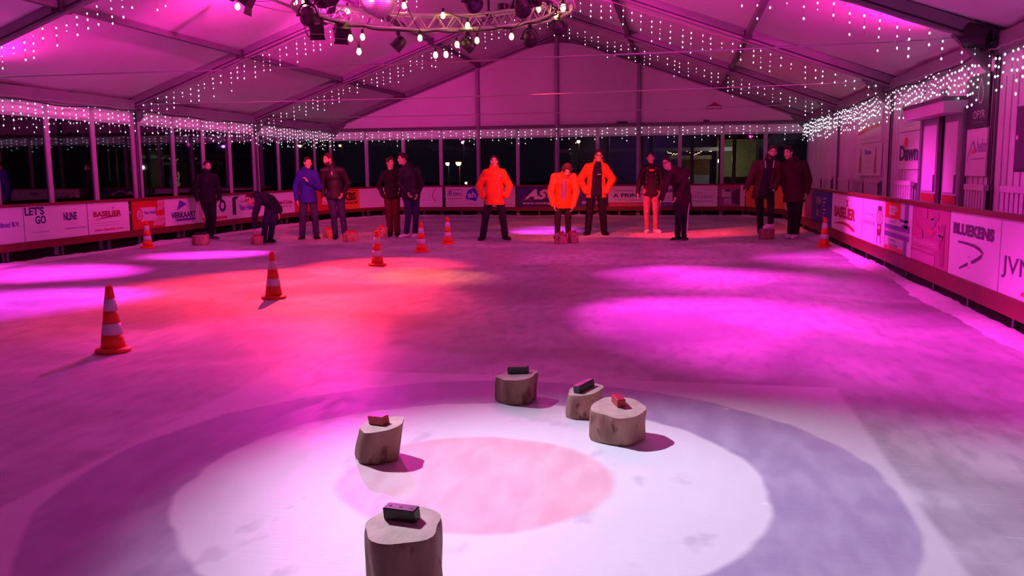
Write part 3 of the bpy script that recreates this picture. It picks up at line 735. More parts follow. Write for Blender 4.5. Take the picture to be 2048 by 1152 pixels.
for a in (-40, 12, 52, 130, 180, 230):
    th = math.radians(a); p = ring_pt(th); zt = z_raft(p.x)+.12
    obj('hanging_strap', MB().tube([p+Vector((0,0,HS)), Vector((p.x*.98+XC*.02, p.y, zt))], .022, 6), M['black_cable'], truss)
    obj('strap_clamp', MB().lathe([(.05,-.04),(.05,.05)], p+Vector((0,0,HS)), 10), M['black'], truss)

def theta_for_px(x, near=False):
    best = min(range(-900, 901), key=lambda k: abs(px_of(ring_pt(k/1000*math.pi/2))[0]-x))
    return best/1000*math.pi/2

def spot_light(name, pos, target, col, power, angle, blend=.6, soft=.06, parent=None):
    l = bpy.data.lights.new(name, 'SPOT'); l.color = col; l.energy = power; l.spot_size = math.radians(angle); l.spot_blend = blend; l.shadow_soft_size = soft
    o = bpy.data.objects.new(name, l); COL.objects.link(o)
    d = (Vector(target)-Vector(pos)).normalized()
    o.rotation_mode = 'QUATERNION'; o.rotation_quaternion = d.to_track_quat('-Z', 'Y')
    if parent: o.parent = parent; o.location = Vector(pos)-parent_loc(parent)
    else: o.location = pos
    return o
LENS = {}
def lens_mat(col, s):
    k = (col, s)
    if k not in LENS: LENS[k] = emit('lens_glow_%d' % len(LENS), col, s, 'NONE')
    return LENS[k]

def stage_lamp(label, hang, target, kind='can', beams=(), glow=None, size=.85, drop=None):
    drop = drop or (.23 if kind == 'can' else .10)
    """a stage lamp clamped at hang, its head pointing at target; beams = [(target, colour, power, angle, blend)]"""
    hang = Vector(hang); t = thing('stage_lamp', label, 'stage lamp', tuple(hang), 'stage lamps')
    c = hang+Vector((0,(-.0 if kind == 'can' else -.20),-drop)); d = (Vector(target)-c).normalized()
    side = d.cross(Vector((0,0,1))).normalized()
    obj('clamp', MB().box((hang.x-.03, hang.y-.03, hang.z-.08), (hang.x+.03, hang.y+.03, hang.z+.05)), M['black'], t)
    w = .16*size; zq = max(.04, drop-.08)
    arch = [c+side*w]+[c+side*(w*math.cos(a))+((hang+Vector((0,0,-.06))-c)*math.sin(a)) for a in [math.pi*i/10 for i in range(11)]]+[c-side*w]
    obj('yoke', MB().tube(arch, .014, 6), M['black'], t)
    if kind == 'can':
        body = obj('head', MB().lathe([(.02,-.17*size),(.07*size,-.16*size),(.11*size,-.10*size),(.125*size,-.02*size),(.125*size,.10*size),(.135*size,.10*size),(.135*size,.125*size),(.11*size,.125*size)], c, 20, ax=d), M['black'], t, smooth=False)
        obj('lens', MB().lathe([(.112*size, .122*size), (.08*size, .130*size), (.0, .134*size)], c, 20, ax=d), glow or M['dark_glass'], body)
        for s in (-1, 1): obj('knob', MB().tube([c+side*(s*.12*size), c+side*(s*.19*size)], .02, 8), M['black'], body)
    else:
        up = side.cross(d).normalized()
        def slab(f0, f1, h0, h1):
            mb = MB(); vs = []
            for f, h in ((f0, h0), (f1, h1)):
                for i, j in ((-1,-1),(1,-1),(1,1),(-1,1)): vs.append(c+d*f+side*(i*h)+up*(j*h))
            return mb.add(vs, [(3,2,1,0),(4,5,6,7),(0,1,5,4),(1,2,6,5),(2,3,7,6),(3,0,4,7)])
        body = obj('head', slab(-.12*size, .12*size, .11*size, .135*size), M['black'], t)
        obj('lens', slab(.118*size, .124*size, .115*size, .115*size), glow or M['dark_glass'], body)
        for i in range(5): obj('cooling_fin', slab((-.15-.01*0)*size+.005*i, (-.12)*size, .02*(i+1)*size, .02*(i+1)*size), M['black'], body)
        for s in (-1, 1):
            mb = MB(); e = c+d*(.12*size)+up*(s*.14*size)
            mb.add([e-side*.12*size, e+side*.12*size, e+side*.15*size+d*.10*size+up*s*.05*size, e-side*.15*size+d*.10*size+up*s*.05*size], [(0,1,2,3)])
            mb.v += [tuple(Vector(v)+up*s*.004) for v in mb.v[:4]]; mb.f.append((7,6,5,4)); mb.m.append(0)
            obj('barn_door', mb, M['black'], body)
    lamp_at = c+d*(.15*size)
    for (tg, col, pw, ang, bl) in beams: spot_light('beam', lamp_at, tg, col, pw, ang, bl, .05, t)
    return t

MAG, PINK, REDC, PURP, LILAC, ROSE = (1.0,.03,.70), (1.0,.02,.42), (1.0,.03,.05), (.62,.06,1.0), (.80,.80,1.0), (1.0,.10,.30)
G = lambda x, y, z=0.0: at(x, y, z=z)
zb = -HS-.02
def hang_px(x): return ring_pt(theta_for_px(x), 0, zb)
OUTR = at(505, -22, z=TZ-HS)
obj('outrigger', MB().tube([ring_pt(math.radians(-95), 0, -HS), OUTR+Vector((-.1,0,0))], .024, 8), M['alu_b'], truss)
stage_lamp('black square stage lamp on the outrigger of the truss', OUTR+Vector((0,0,-.03)), G(120, 548), 'box', [(G(110, 546), MAG, 3600, 34, 1.)])
hl = hang_px(604)
obj('looped_cable', MB().tube([hl+Vector((-.32+.30*u, -.05, .10-.42*math.sin(math.pi*min(1, u*1.15))+.30*u*u)) for u in [i/16 for i in range(17)]], .012, 5), M['black_cable'], truss)
stage_lamp('black square stage lamp with a looped cable beside it', hl, G(600, 560), 'box', [(G(560, 575), REDC, 5600, 54, 1.)])
stage_lamp('black square stage lamp beside the mirror ball', hang_px(690), G(850, 552), 'box', [(G(850, 551), (1,.20,.06), 1500, 22, 1.0), (G(760, 530), REDC, 3000, 40, 1.)])
stage_lamp('black round stage lamp on the lowest stretch of the truss', hang_px(796), G(430, 508), 'can', [(G(430, 509), MAG, 4200, 24, 1.)])
stage_lamp('black round stage lamp with a warm bulb touching it', hang_px(935), G(1390, 466), 'can', [(G(1400, 466), REDC, 5500, 26, 1.)])
stage_lamp('black round stage lamp where the truss turns', hang_px(1060), G(1090, 462), 'can', [(G(1090, 462), (.85,.05,.95), 6500, 18, 1.)])
stage_lamp('stage lamp with a glowing lilac lens on the truss bend', ring_pt(theta_for_px(1105)+.12, 0, zb), G(1700, 440), 'can', [(G(1410, 556), MAG, 4200, 36, 1.), (at(1730, 450, X=BXR), MAG, 4200, 38, 1.), (at(1960, 520, X=BXR), MAG, 2000, 44, 1.)], glow=lens_mat((.85,.6,1), 9.0), drop=.16)
# lamps on the side of the truss above the picture
stage_lamp('black round stage lamp on the near curve of the truss', ring_pt(math.radians(150), 0, zb), G(1480, 655), 'can', [(G(1560, 655), MAG, 5200, 36, 1.)])
stage_lamp('black square stage lamp on the near curve of the truss', ring_pt(math.radians(205), 0, zb), G(20, 610), 'box', [(G(30, 605), (.9,.04,.9), 3000, 32, 1.), (G(60, 920), MAG, 1100, 50, 1.)])
stage_lamp('black round stage lamp on the truss facing the orange jackets', ring_pt(math.radians(128), 0, zb), (-2.2, 18.5, 1.2), 'can', [((-2.6, 18.6, 1.0), (1,.06,.03), 3800, 30, .9)])
stage_lamp('black round stage lamp on the truss facing the dark jackets', ring_pt(math.radians(228), 0, zb), (-7.6, 17.8, 1.2), 'can', [((-7.4, 18.0, .9), (1,.04,.08), 2300, 32, 1.)])
# white lamp on the second portal frame, lights the target
FR = FRAMES[4]
stage_lamp('black round stage lamp on the rafter above the ice target', (-4.6, FR-.02, z_raft(-4.6)), (.4, 3.0, 0), 'can', [((.50, 2.95, 0), LILAC, 2900, 40, 1.)], glow=lens_mat((.85,.75,1), 8.0))
# flood lamps on top of the truss wash the roof
FLOODS = ((20, (.6, 20.0, 4.2), 1100, 66, 'on the stretch under the gable, door half'), (80, (1.5, 15, 4.2), 800, 120, 'on the door side'), (140, (.5, 9.5, 4.5), 1500, 140, 'on the near curve, door half'),
          (200, (-7, 9, 4.5), 1800, 140, 'on the near curve, window half'), (260, (-8.6, 16, 3.9), 3000, 120, 'on the window side'), (320, (-8.6, 20.3, 3.8), 3400, 66, 'on the stretch under the gable, window half'))
for a, tg, pw, ang, where in FLOODS:
    th = math.radians(a); p = ring_pt(th, 0, HS+.02)
    t = thing('flood_lamp', 'black flood lamp on top of the truss, '+where, 'flood lamp', tuple(p), 'flood lamps on the truss')
    obj('housing', MB().lathe([(.05,0),(.09,.03),(.10,.12),(.085,.12)], p, 16), M['black'], t)
    obj('lens', MB().lathe([(.085,.115),(.0,.118)], p, 16), lens_mat((1,.2,.6), 6.0), t)
    spot_light('wash', p+Vector((0,0,.13)), tg, PINK, pw, ang, .8, .1, t)

# ------------------------------------------------------------------ mirror ball
bc = at(757, -3, Y=13.0); BR = .285
t = thing('mirror_ball', 'mirror ball glowing pink inside the round truss', 'mirror ball', tuple(bc))
M['mirror'] = mat('mirror_tiles', (.85,.80,.88), .38, .75); M['mirror_joint'] = mat('mirror_joint', (.25,.22,.28), .5, .6)
mb = MB(); nl, na = 26, 46
obj('core', MB().lathe([(BR*.985*math.sin(math.pi*i/16), -BR*.985*math.cos(math.pi*i/16)) for i in range(1, 16)], bc, 32), M['mirror_joint'], t, smooth=True)
for i in range(nl):
    p0, p1 = math.pi*(i+.06)/nl, math.pi*(i+.94)/nl
    k = max(3, int(na*math.sin(math.pi*(i+.5)/nl)))
    for j in range(k):
        a0, a1 = 2*math.pi*(j+.05)/k, 2*math.pi*(j+.95)/k
        mb.add([bc+Vector((BR*math.sin(p)*math.cos(a), BR*math.sin(p)*math.sin(a), -BR*math.cos(p))) for p, a in ((p0,a0),(p0,a1),(p1,a1),(p1,a0))], [(0,1,2,3)])
o = obj('mirror_tiles', mb, M['mirror'], t); o['kind'] = 'stuff'
obj('chain', MB().tube([bc+Vector((0,0,BR-.01)), Vector((bc.x, bc.y, z_raft(bc.x)+.21))], .008, 6), M['black'], t)

for th, col, pw in ((170, MAG, 260), (215, (1,.12,.5), 200), (120, (1,.45,.2), 90)):  # pin spots added only to brighten the mirror ball
    q = ring_pt(math.radians(th), 0, -HS-.02)
    stage_lamp({170: 'small added pin spot brightening the mirror ball from beneath the second frame', 215: 'small added pin spot brightening the mirror ball from the window side', 120: 'small added warm pin spot brightening the mirror ball from the door side'}[th], q, bc, 'can', [(bc, col, pw, 16, 1.)], size=.5, drop=.14)

# ------------------------------------------------------------------ festoon strings of warm bulbs on the truss
BULB = MB().lathe([(.012,.05),(.022,.04),(.036,.015),(.042,-.015),(.036,-.042),(.018,-.060),(.004,-.066)], (0,0,0), 12).mesh('bulb'); BULB.materials.append(M['bulb'])
for p_ in BULB.polygons: p_.use_smooth = True
SOCK = MB().lathe([(.016,.12),(.022,.11),(.022,.05),(.026,.045)], (0,0,0), 10).mesh('socket'); SOCK.materials.append(M['black'])
def festoon(label, pix, ends):
    pts = []
    for (x, y) in pix:
        rp = ring_pt(theta_for_px(x), -HS-.09); pts.append(at(x, y, Y=rp.y))
    t = thing('festoon_string', label, 'string lights', tuple(pts[0]), 'festoon strings on the truss')
    line = [ring_pt(theta_for_px(ends[0]), -HS-.03, -.06)]
    prev = line[0]
    for p in pts+[ring_pt(theta_for_px(ends[1]), -HS-.03, -.06)]:
        q = p+Vector((0,0,.115)) if p is not pts[-1] or True else p
        for i in range(1, 7):
            u = i/6; m = prev*(1-u)+q*u; m.z -= .08*math.sin(math.pi*u)*min(1, (q-prev).length); line.append(m)
        prev = q
    obj('cable', MB().tube(line, .007, 5), M['black_cable'], t)
    for p in pts:
        o = bpy.data.objects.new('bulb', BULB); link(o, t); o.location = p-pts[0]
        s = bpy.data.objects.new('socket', SOCK); link(s, o)
    return t
festoon('warm bulb string at the end of the truss by the looped cable', [(475, 12), (590, 2), (608, 5)], (455, 622))
festoon('warm bulb string hanging in a loop below the square lamp', [(695, 20), (701, 75), (718, 102), (725, 73)], (640, 735))
festoon('warm bulb string sagging lowest under the middle of the truss', [(808, 10), (840, 75), (871, 109), (892, 108), (914, 88)], (780, 928))
festoon('warm bulb string around the round lamp', [(886, 30), (935, 50), (954, 80)], (872, 975))
festoon('warm bulb string running to the bend of the truss', [(1023, 72), (1077, 17), (1112, 28), (1126, 14)], (985, 1140))

# ------------------------------------------------------------------ icicle light curtains
LEDV = [(0,0,.019),(.013,0,0),(0,.013,0),(-.013,0,0),(0,-.013,0),(0,0,-.021)]
LEDF = [(0,1,2),(0,2,3),(0,3,4),(0,4,1),(5,2,1),(5,3,2),(5,4,3),(5,1,4)]
def drop_mesh(length, size=1.0):
    mb = MB(); n = max(2, round(length/.105))
    mb.tube([(0,0,0), (0,0,-length)], .0028, 3, mi=0)
    for i in range(n):
        z = -length*(i+.6)/n+rnd.uniform(-.03, .03); s = size*rnd.choice((1, 1, .9, .8, .55))
        mb.add([(x*s+rnd.uniform(-.012,.012)*0, y*s, zz*s+z) for x, y, zz in LEDV], LEDF, 1)
    me = mb.mesh('light_drop'); me.materials.append(M['wire']); me.materials.append(M['led']); me.polygons.foreach_set('material_index', mb.m); return me
M['wire'] = mat('clear_wire', (.30,.26,.32), .4)
DROPS = [drop_mesh(l) for l in (.22,.30,.38,.46,.55,.62,.26,.42,.34,.50)]
def icicles(label, a, b, gap, lens, sag=0.):
    a, b = Vector(a), Vector(b); L = (b-a).length; n = int(L/gap)
    t = thing('icicle_light_string', label, 'string lights', tuple(a), 'icicle light strings')
    obj('cable', MB().tube([a+(b-a)*(i/24)+Vector((0,0,.012*math.sin(i*1.7))) for i in range(25)], .008, 5), M['wire'], t)
    for i in range(n):
        p = a+(b-a)*((i+.5+rnd.uniform(-.2,.2))/n)
        o = bpy.data.objects.new('light_drop', DROPS[rnd.choice(lens)]); link(o, t)
        o.location = p-a+Vector((0,0,rnd.uniform(-.07,.0))); o.rotation_euler = (rnd.uniform(-.04,.04), rnd.uniform(-.04,.04), rnd.uniform(0,6))
        o['kind'] = 'stuff'
    return t
fr_name = {1: 'next to the gable', 2: 'above the players', 3: 'by the round truss'}
for k in (1, 2, 3):
    y = FRAMES[k]-.075
    for s, side in ((-1, 'on the windowed side'), (1, 'on the door side')):
        a = (XC+s*7.35, y, z_raft(XC+s*7.35)-.0); b_ = (XC+s*.25, y, z_raft(XC+s*.25)-(.16 if True else 0))
        icicles('white icicle lights along the rafter %s %s' % (fr_name[k], side), a, b_, .19, (0,1,2,3,6,7,8))
names = ('first', 'second', 'third', 'fourth')
for k in range(3):
    for s, side in ((-1, 'above the dark side windows'), (1, 'above the panelled wall')):
        x = XC+s*7.38
        icicles('white icicle lights %s, %s bay from the gable' % (side, names[k]), (x, FRAMES[k]-.12, Z_EAVE-.02), (x, FRAMES[k+1]+.12, Z_EAVE-.02), .13 if s > 0 else .18, (1,2,3,4,7,9))
k = 3
icicles('white icicle lights above the panelled wall past the round truss', (XC+7.38, FRAMES[3]-.12, Z_EAVE-.02), (XC+7.38, FRAMES[3]-2.6, Z_EAVE-.02), .17, (1,2,3,4,7,9))
icicles('white icicle lights above the dark side windows past the round truss', (XC-7.38, FRAMES[3]-.12, Z_EAVE-.02), (XC-7.38, FRAMES[3]-2.6, Z_EAVE-.02), .17, (1,2,3,4,7,9))
icicles('white icicle lights across the foot of the gable', (XL+.25, YF-.13, Z_EAVE-.03), (XR-.25, YF-.13, Z_EAVE-.03), .2, (0,1,2,3,6,8))

# wash lamps on the posts throw light across at the opposite roof slope
def wash_light(parent, pos, target, pw): spot_light('wash', pos, target, PINK, pw, 104, 1., .12, parent)
# dark wash lamp and cable bundle on the wall post by the grey sign
p = Vector((XR-.34, FRAMES[3]-.02, Z_EAVE+.10))
t = thing('wash_lamp', 'black wash lamp with trailing cables on the post by the grey flame sign', 'stage lamp', tuple(p))
obj('arm', MB().beam(p+Vector((.02,0,.18)), p+Vector((.22,0,.18)), .05, .05), M['black'], t)
hd = obj('head', MB().lathe([(.04,-.16),(.12,-.13),(.14,.0),(.15,.12),(.13,.13)], p+Vector((0,-.05,.06)), 18, ax=(-.8,.45,.2)), M['black'], t)
obj('lens', MB().lathe([(.128,.125),(.0,.128)], p+Vector((0,-.05,.06)), 18, ax=(-.8,.45,.2)), lens_mat((1,.2,.6), 6.0), hd)
wash_light(t, p+Vector((-.15,.05,.10)), (-8.2, 22.5, 4.0), 3800)
obj('bracket', MB().box((p.x-.03, p.y-.02, p.z), (p.x+.03, p.y+.02, p.z+.40)), M['black'], t)
for i in range(4):
    q = p+Vector((.02*i, -.03*i, .05))
    obj('cable', MB().tube([q, q+Vector((.06,-.05,-.16)), q+Vector((.14,-.10,-.12-.05*i)), q+Vector((.20,-.22,-.02)), q+Vector((.24,-.4-.1*i,.04))], .010, 5), M['black_cable'], t)
p = Vector((XL+.34, FRAMES[3]-.02, Z_EAVE+.10))  # added counterpart out of view, brightens the roof slope above the doors
t = thing('wash_lamp', 'added black wash lamp, out of view, on the window side post', 'stage lamp', tuple(p))
obj('arm', MB().beam(p+Vector((-.02,0,.18)), p+Vector((-.22,0,.18)), .05, .05), M['black'], t)
hd = obj('head', MB().lathe([(.04,-.16),(.12,-.13),(.14,.0),(.15,.12),(.13,.13)], p+Vector((0,-.05,.06)), 18, ax=(.8,.45,.2)), M['black'], t)
obj('lens', MB().lathe([(.128,.125),(.0,.128)], p+Vector((0,-.05,.06)), 18, ax=(.8,.45,.2)), lens_mat((1,.2,.6), 6.0), hd)
obj('bracket', MB().box((p.x-.03, p.y-.02, p.z), (p.x+.03, p.y+.02, p.z+.40)), M['black'], t)
wash_light(t, p+Vector((.15,.05,.10)), (.6, 20.5, 4.2), 1700)
# loose cables along the eaves and under the ridge
for s, lab in ((-1, 'black cable drooping along the eave above the side windows'), (1, 'black cable drooping along the eave above the doors')):
    pts = []
    for k in range(3):
        for i in range(14):
            u = i/14; pts.append((XC+s*7.345, FRAMES[k]-BAY*u, Z_EAVE-.02-.07*math.sin(math.pi*u)-.02*math.sin(u*17)))
    tag(obj('eave_cable', MB().tube(pts, .012, 5), M['black_cable']), lab, 'cable')
# ------------------------------------------------------------------ wooden curling logs
def log_mat(name, col, seed):
    m = mat(name, col, .75, var=.45, vscale=9, bump=.5, bscale=14, stretch=(1,1,.3))
    nt = m.node_tree; bs = nt.nodes['Principled BSDF']; src = bs.inputs['Base Color'].links[0].from_socket
    geo = nt.nodes.new('ShaderNodeNewGeometry'); mp = nt.nodes.new('ShaderNodeMapping'); mp.inputs['Scale'].default_value = (1,1,.6); mp.inputs['Location'].default_value = (seed, 0, 0)
    n = nt.nodes.new('ShaderNodeTexNoise'); n.inputs['Scale'].default_value = 13; n.inputs['Detail'].default_value = 3
    r = nt.nodes.new('ShaderNodeMapRange'); r.inputs['From Min'].default_value = .58; r.inputs['From Max'].default_value = .66; r.inputs['To Max'].default_value = .85
    mx = nt.nodes.new('ShaderNodeMix'); mx.data_type = 'RGBA'; mx.inputs[7].default_value = (.13,.035,.022,1)
    L = nt.links.new; L(geo.outputs['Position'], mp.inputs[0]); L(mp.outputs[0], n.inputs['Vector']); L(n.outputs['Fac'], r.inputs['Value']); L(r.outputs[0], mx.inputs[0]); L(src, mx.inputs[6]); L(mx.outputs[2], bs.inputs['Base Color'])
    return m
M['wood_side'] = log_mat('stripped_log', (.28,.145,.11), 3.1)
M['wood_side2'] = log_mat('stripped_log_pale', (.40,.21,.165), 7.7)
M['wood_top'] = mat('sawn_wood', (.52,.36,.32), .7, var=.18, vscale=14, bump=.15, bscale=60)
M['red_wood'] = mat('red_handle', (.45,.012,.03), .35, var=.12, vscale=30)
M['green_wood'] = mat('dark_green_handle', (.022,.035,.028), .3, var=.3, vscale=30)
M['screw'] = mat('dark_screw', (.04,.04,.05), .4, .7)
def bevel_box(lx, ly, lz, bv=.005):
    """box with chamfered edges, base at z=0, from three stacked outlines"""
    mb = MB(); prof = [(-bv, 0), (0, bv), (0, lz-bv), (-bv, lz)]
    for dz, z in prof:
        x, y = lx/2+dz, ly/2+dz; c = bv
        mb.v += [(-x+c,-y,z),(x-c,-y,z),(x,-y+c,z),(x,y-c,z),(x-c,y,z),(-x+c,y,z),(-x,y-c,z),(-x,-y+c,z)]
    for i in range(3):
        for k in range(8): mb.f.append((i*8+k, i*8+(k+1) % 8, (i+1)*8+(k+1) % 8, (i+1)*8+k)); mb.m.append(0)
    mb.f += [tuple(range(7,-1,-1)), tuple(range(24,32))]; mb.m += [0,0]
    return mb
def log(label, base, r, h, lean, tilt, hcol, hang, hlen=.115, seed=1, side='wood_side', hoff=(0,0), screws=0, flare=0.):
    rr = random.Random(seed); t = thing('curling_log', label, 'log', (base[0], base[1], 0), 'wooden curling logs')
    n, L = 36, 9
    ph = [rr.uniform(0, 6.28) for _ in range(6)]; am = [rr.uniform(.01,.05) for _ in range(6)]
    def rad(a, u):
        w = 1+sum(am[k]*math.sin((k+1)*a+ph[k]+(.8*u if k > 2 else 0)) for k in range(5))
        return r*w*(1+flare*(1-u)**2+.02*math.sin(7*a+5*u+ph[5])-(.05 if u < .001 else 0)-(.025 if u > .999 else 0))
    mb = MB(); top = []
    for i in range(L+1):
        u = i/L
        cx, cy = lean[0]*(u**1.4), lean[1]*u
        for k in range(n):
            a = 2*math.pi*k/n; q = rad(a, u)
            x, y = cx+q*math.cos(a), cy+q*math.sin(a)
            z = h*u+(tilt[0]*(x-cx)+tilt[1]*(y-cy))*u**3
            mb.v.append((base[0]+x, base[1]+y, z))
    for i in range(L):
        for k in range(n): mb.f.append((i*n+k, i*n+(k+1) % n, (i+1)*n+(k+1) % n, (i+1)*n+k)); mb.m.append(0)
    mb.f.append(tuple(range(n-1,-1,-1))); mb.m.append(0)
    ring = mb.v[L*n:(L+1)*n]
    obj('log', mb, M[side], t, smooth=True)
    # sawn top face, slightly inset and domed
    c = Vector((base[0]+lean[0], base[1]+lean[1], h)); mt = MB(); mt.v = [tuple(v) for v in ring]
    for s in (.66, .33): mt.v += [tuple(c+(Vector(v)-c)*s+Vector((0,0,.0015))) for v in ring]
    mt.v.append(tuple(c+Vector((0,0,.002))))
    for b in (0, n):
        for k in range(n): mt.f.append((b+k, b+(k+1) % n, b+n+(k+1) % n, b+n+k)); mt.m.append(0)
    for k in range(n): mt.f.append((2*n+k, 2*n+(k+1) % n, 3*n)); mt.m.append(0)
    obj('sawn_face', mt, M['wood_top'], t)
    # handle block lying on the tilted face
    nz = Vector((-tilt[0], -tilt[1], 1)).normalized()
    hx = Vector((math.cos(hang), math.sin(hang), 0)); hx = (hx-nz*hx.dot(nz)).normalized(); hy = nz.cross(hx)
    mh = bevel_box(hlen, .046, .046, .004); o_ = c+Vector((hoff[0], hoff[1], tilt[0]*hoff[0]+tilt[1]*hoff[1]))+nz*.0005
    mh.v = [tuple(o_+hx*v[0]+hy*v[1]+nz*v[2]) for v in mh.v]
    hd = obj('handle', mh, hcol, t)
    for k in range(screws):
        s = o_+hx*((k-(screws-1)/2)*hlen*.33)+nz*.046
        obj('screw', MB().lathe([(.006,0),(.005,.0015)], s, 10, ax=nz), M['screw'], hd)
    return t
RW, GW = M['red_wood'], M['green_wood']
GREYTOP = GW
T1 = at(805, 1048, z=.215)
log('thick log with dark handle and three screw holes, overlapping the red ring edge', (T1.x+.012, T1.y-.02), .136, .215, (-.012,.02), (.05,.12), GW, -.20, .124, 3, screws=3, hoff=(-.012,.035))
log('leaning log with dark brown bark stain and red handle', (-1.468, 3.985), .116, .172, (.030,.0), (.15,.06), RW, -.50, .112, 11, hoff=(-.016,.01))
log('log with dark green handle on the blue ring, away from the others', (-.985, 5.17), .128, .162, (.012,.0), (.10,.04), GW, -.12, .130, 5, hoff=(0,.03))
log('small log with slanted dark green handle touching the widest log', (-.55, 4.90), .103, .150, (.018,.01), (.14,.10), GW, .95, .140, 8, side='wood_side2')
log('widest pale log with small red handle', (-.314, 4.50), .150, .166, (.004,.0), (-.02,.10), RW, -1.15, .098, 14, side='wood_side2', hoff=(.0,.04))
def far_log(px, label, r=.15, h=.19, hc=None, seed=1, ha=0., hl=.22):
    p = G(*px); return log(label, (p.x, p.y+r), r, h, (.01,0), (.04,.05), hc or RW, ha, hl, seed, side='wood_side2')
far_log((392, 491), 'pale log lying ready beside the black hooded jacket', .17, .20, GW, 21, .2)
FL2 = far_log((508, 490), 'log under the hand of the bending person', .12, .16, RW, 22, .3, .15)
far_log((655, 477), 'log with red handle behind the feet of the dark cardigan', .14, .18, RW, 23)
far_log((696, 484), 'wider log with red handle in front of the dark cardigan', .15, .18, RW, 24, -.2)
far_log((759, 476), 'log with dark red handle behind the traffic cone', .13, .22, RW, 25, .1, .13)
far_log((1120, 489), 'pale log in front of the stooping orange jacket', .13, .20, RW, 26, 1.2, .13)
far_log((1143, 487), 'second pale log behind it at the feet of the stooping orange jacket', .12, .20, RW, 27, .3, .14)
FLR = G(1534, 479)
log('squat log with a white shoe resting on it', (FLR.x, FLR.y+.14), .145, .20, (0,0), (0,0), GW, 0, .12, 28, hoff=(-.05,.06))

# ------------------------------------------------------------------ traffic cones
M['cone_orange'] = mat('cone_orange', (.90,.07,.012), .45, var=.10, vscale=12)
M['cone_white'] = mat('cone_reflective', (.72,.70,.74), .5, var=.10, vscale=20)
CH = .535
def crad(z): return .095-(.095-.026)*(z-.03)/(CH-.03)
prof = {'base': [(.135,0),(.138,.006),(.138,.022),(.128,.032),(.104,.036),(.0955,.040),(.090,.036)]}
def cone_parts():
    out = []
    out.append(('base', MB().lathe(prof['base'], (0,0,0), 32), M['cone_orange']))
    zs = [.036, .145, .235, .335, .435, CH-.012]
    for i, nm in enumerate(('sleeve','reflective_band','sleeve','reflective_band','sleeve')):
        z0, z1 = zs[i], zs[i+1]; e = .0015 if nm == 'reflective_band' else 0
        pr = [(crad(z0)+e, z0), (crad(z1)+e, z1)]
        if i == 4: pr += [(crad(CH)-.002, CH-.003), (.018, CH), (.016, CH-.02)]
        out.append((nm, MB().lathe(pr, (0,0,0), 32), M['cone_white'] if e else M['cone_orange']))
    return out
CP = []
for nm, mb, m in cone_parts():
    me = mb.mesh(nm); me.materials.append(m); me.polygons.foreach_set('use_smooth', [len(p.vertices) == 4 for p in me.polygons]); CP.append((nm, me))
for px, lab in (((227, 703), 'traffic cone with scuffed dull bands, standing apart where the row begins'), ((548, 597), 'traffic cone in the bright red pool of light'), ((755, 531), 'traffic cone on the edge of the orange light patch'),
                ((843, 504), 'traffic cone close to the white shoes'), ((896, 488), 'traffic cone at the orange jacket end of the row'), ((296, 496), 'traffic cone in front of the red board by the long windows'), ((1648, 494), 'traffic cone against the dark blue board')):
    p = G(*px); t = thing('traffic_cone', lab, 'cone', (p.x, p.y, 0), 'traffic cones'); t.rotation_euler = (0,0,rnd.uniform(0,6))
    for nm, me in CP: link(bpy.data.objects.new(nm, me), t)
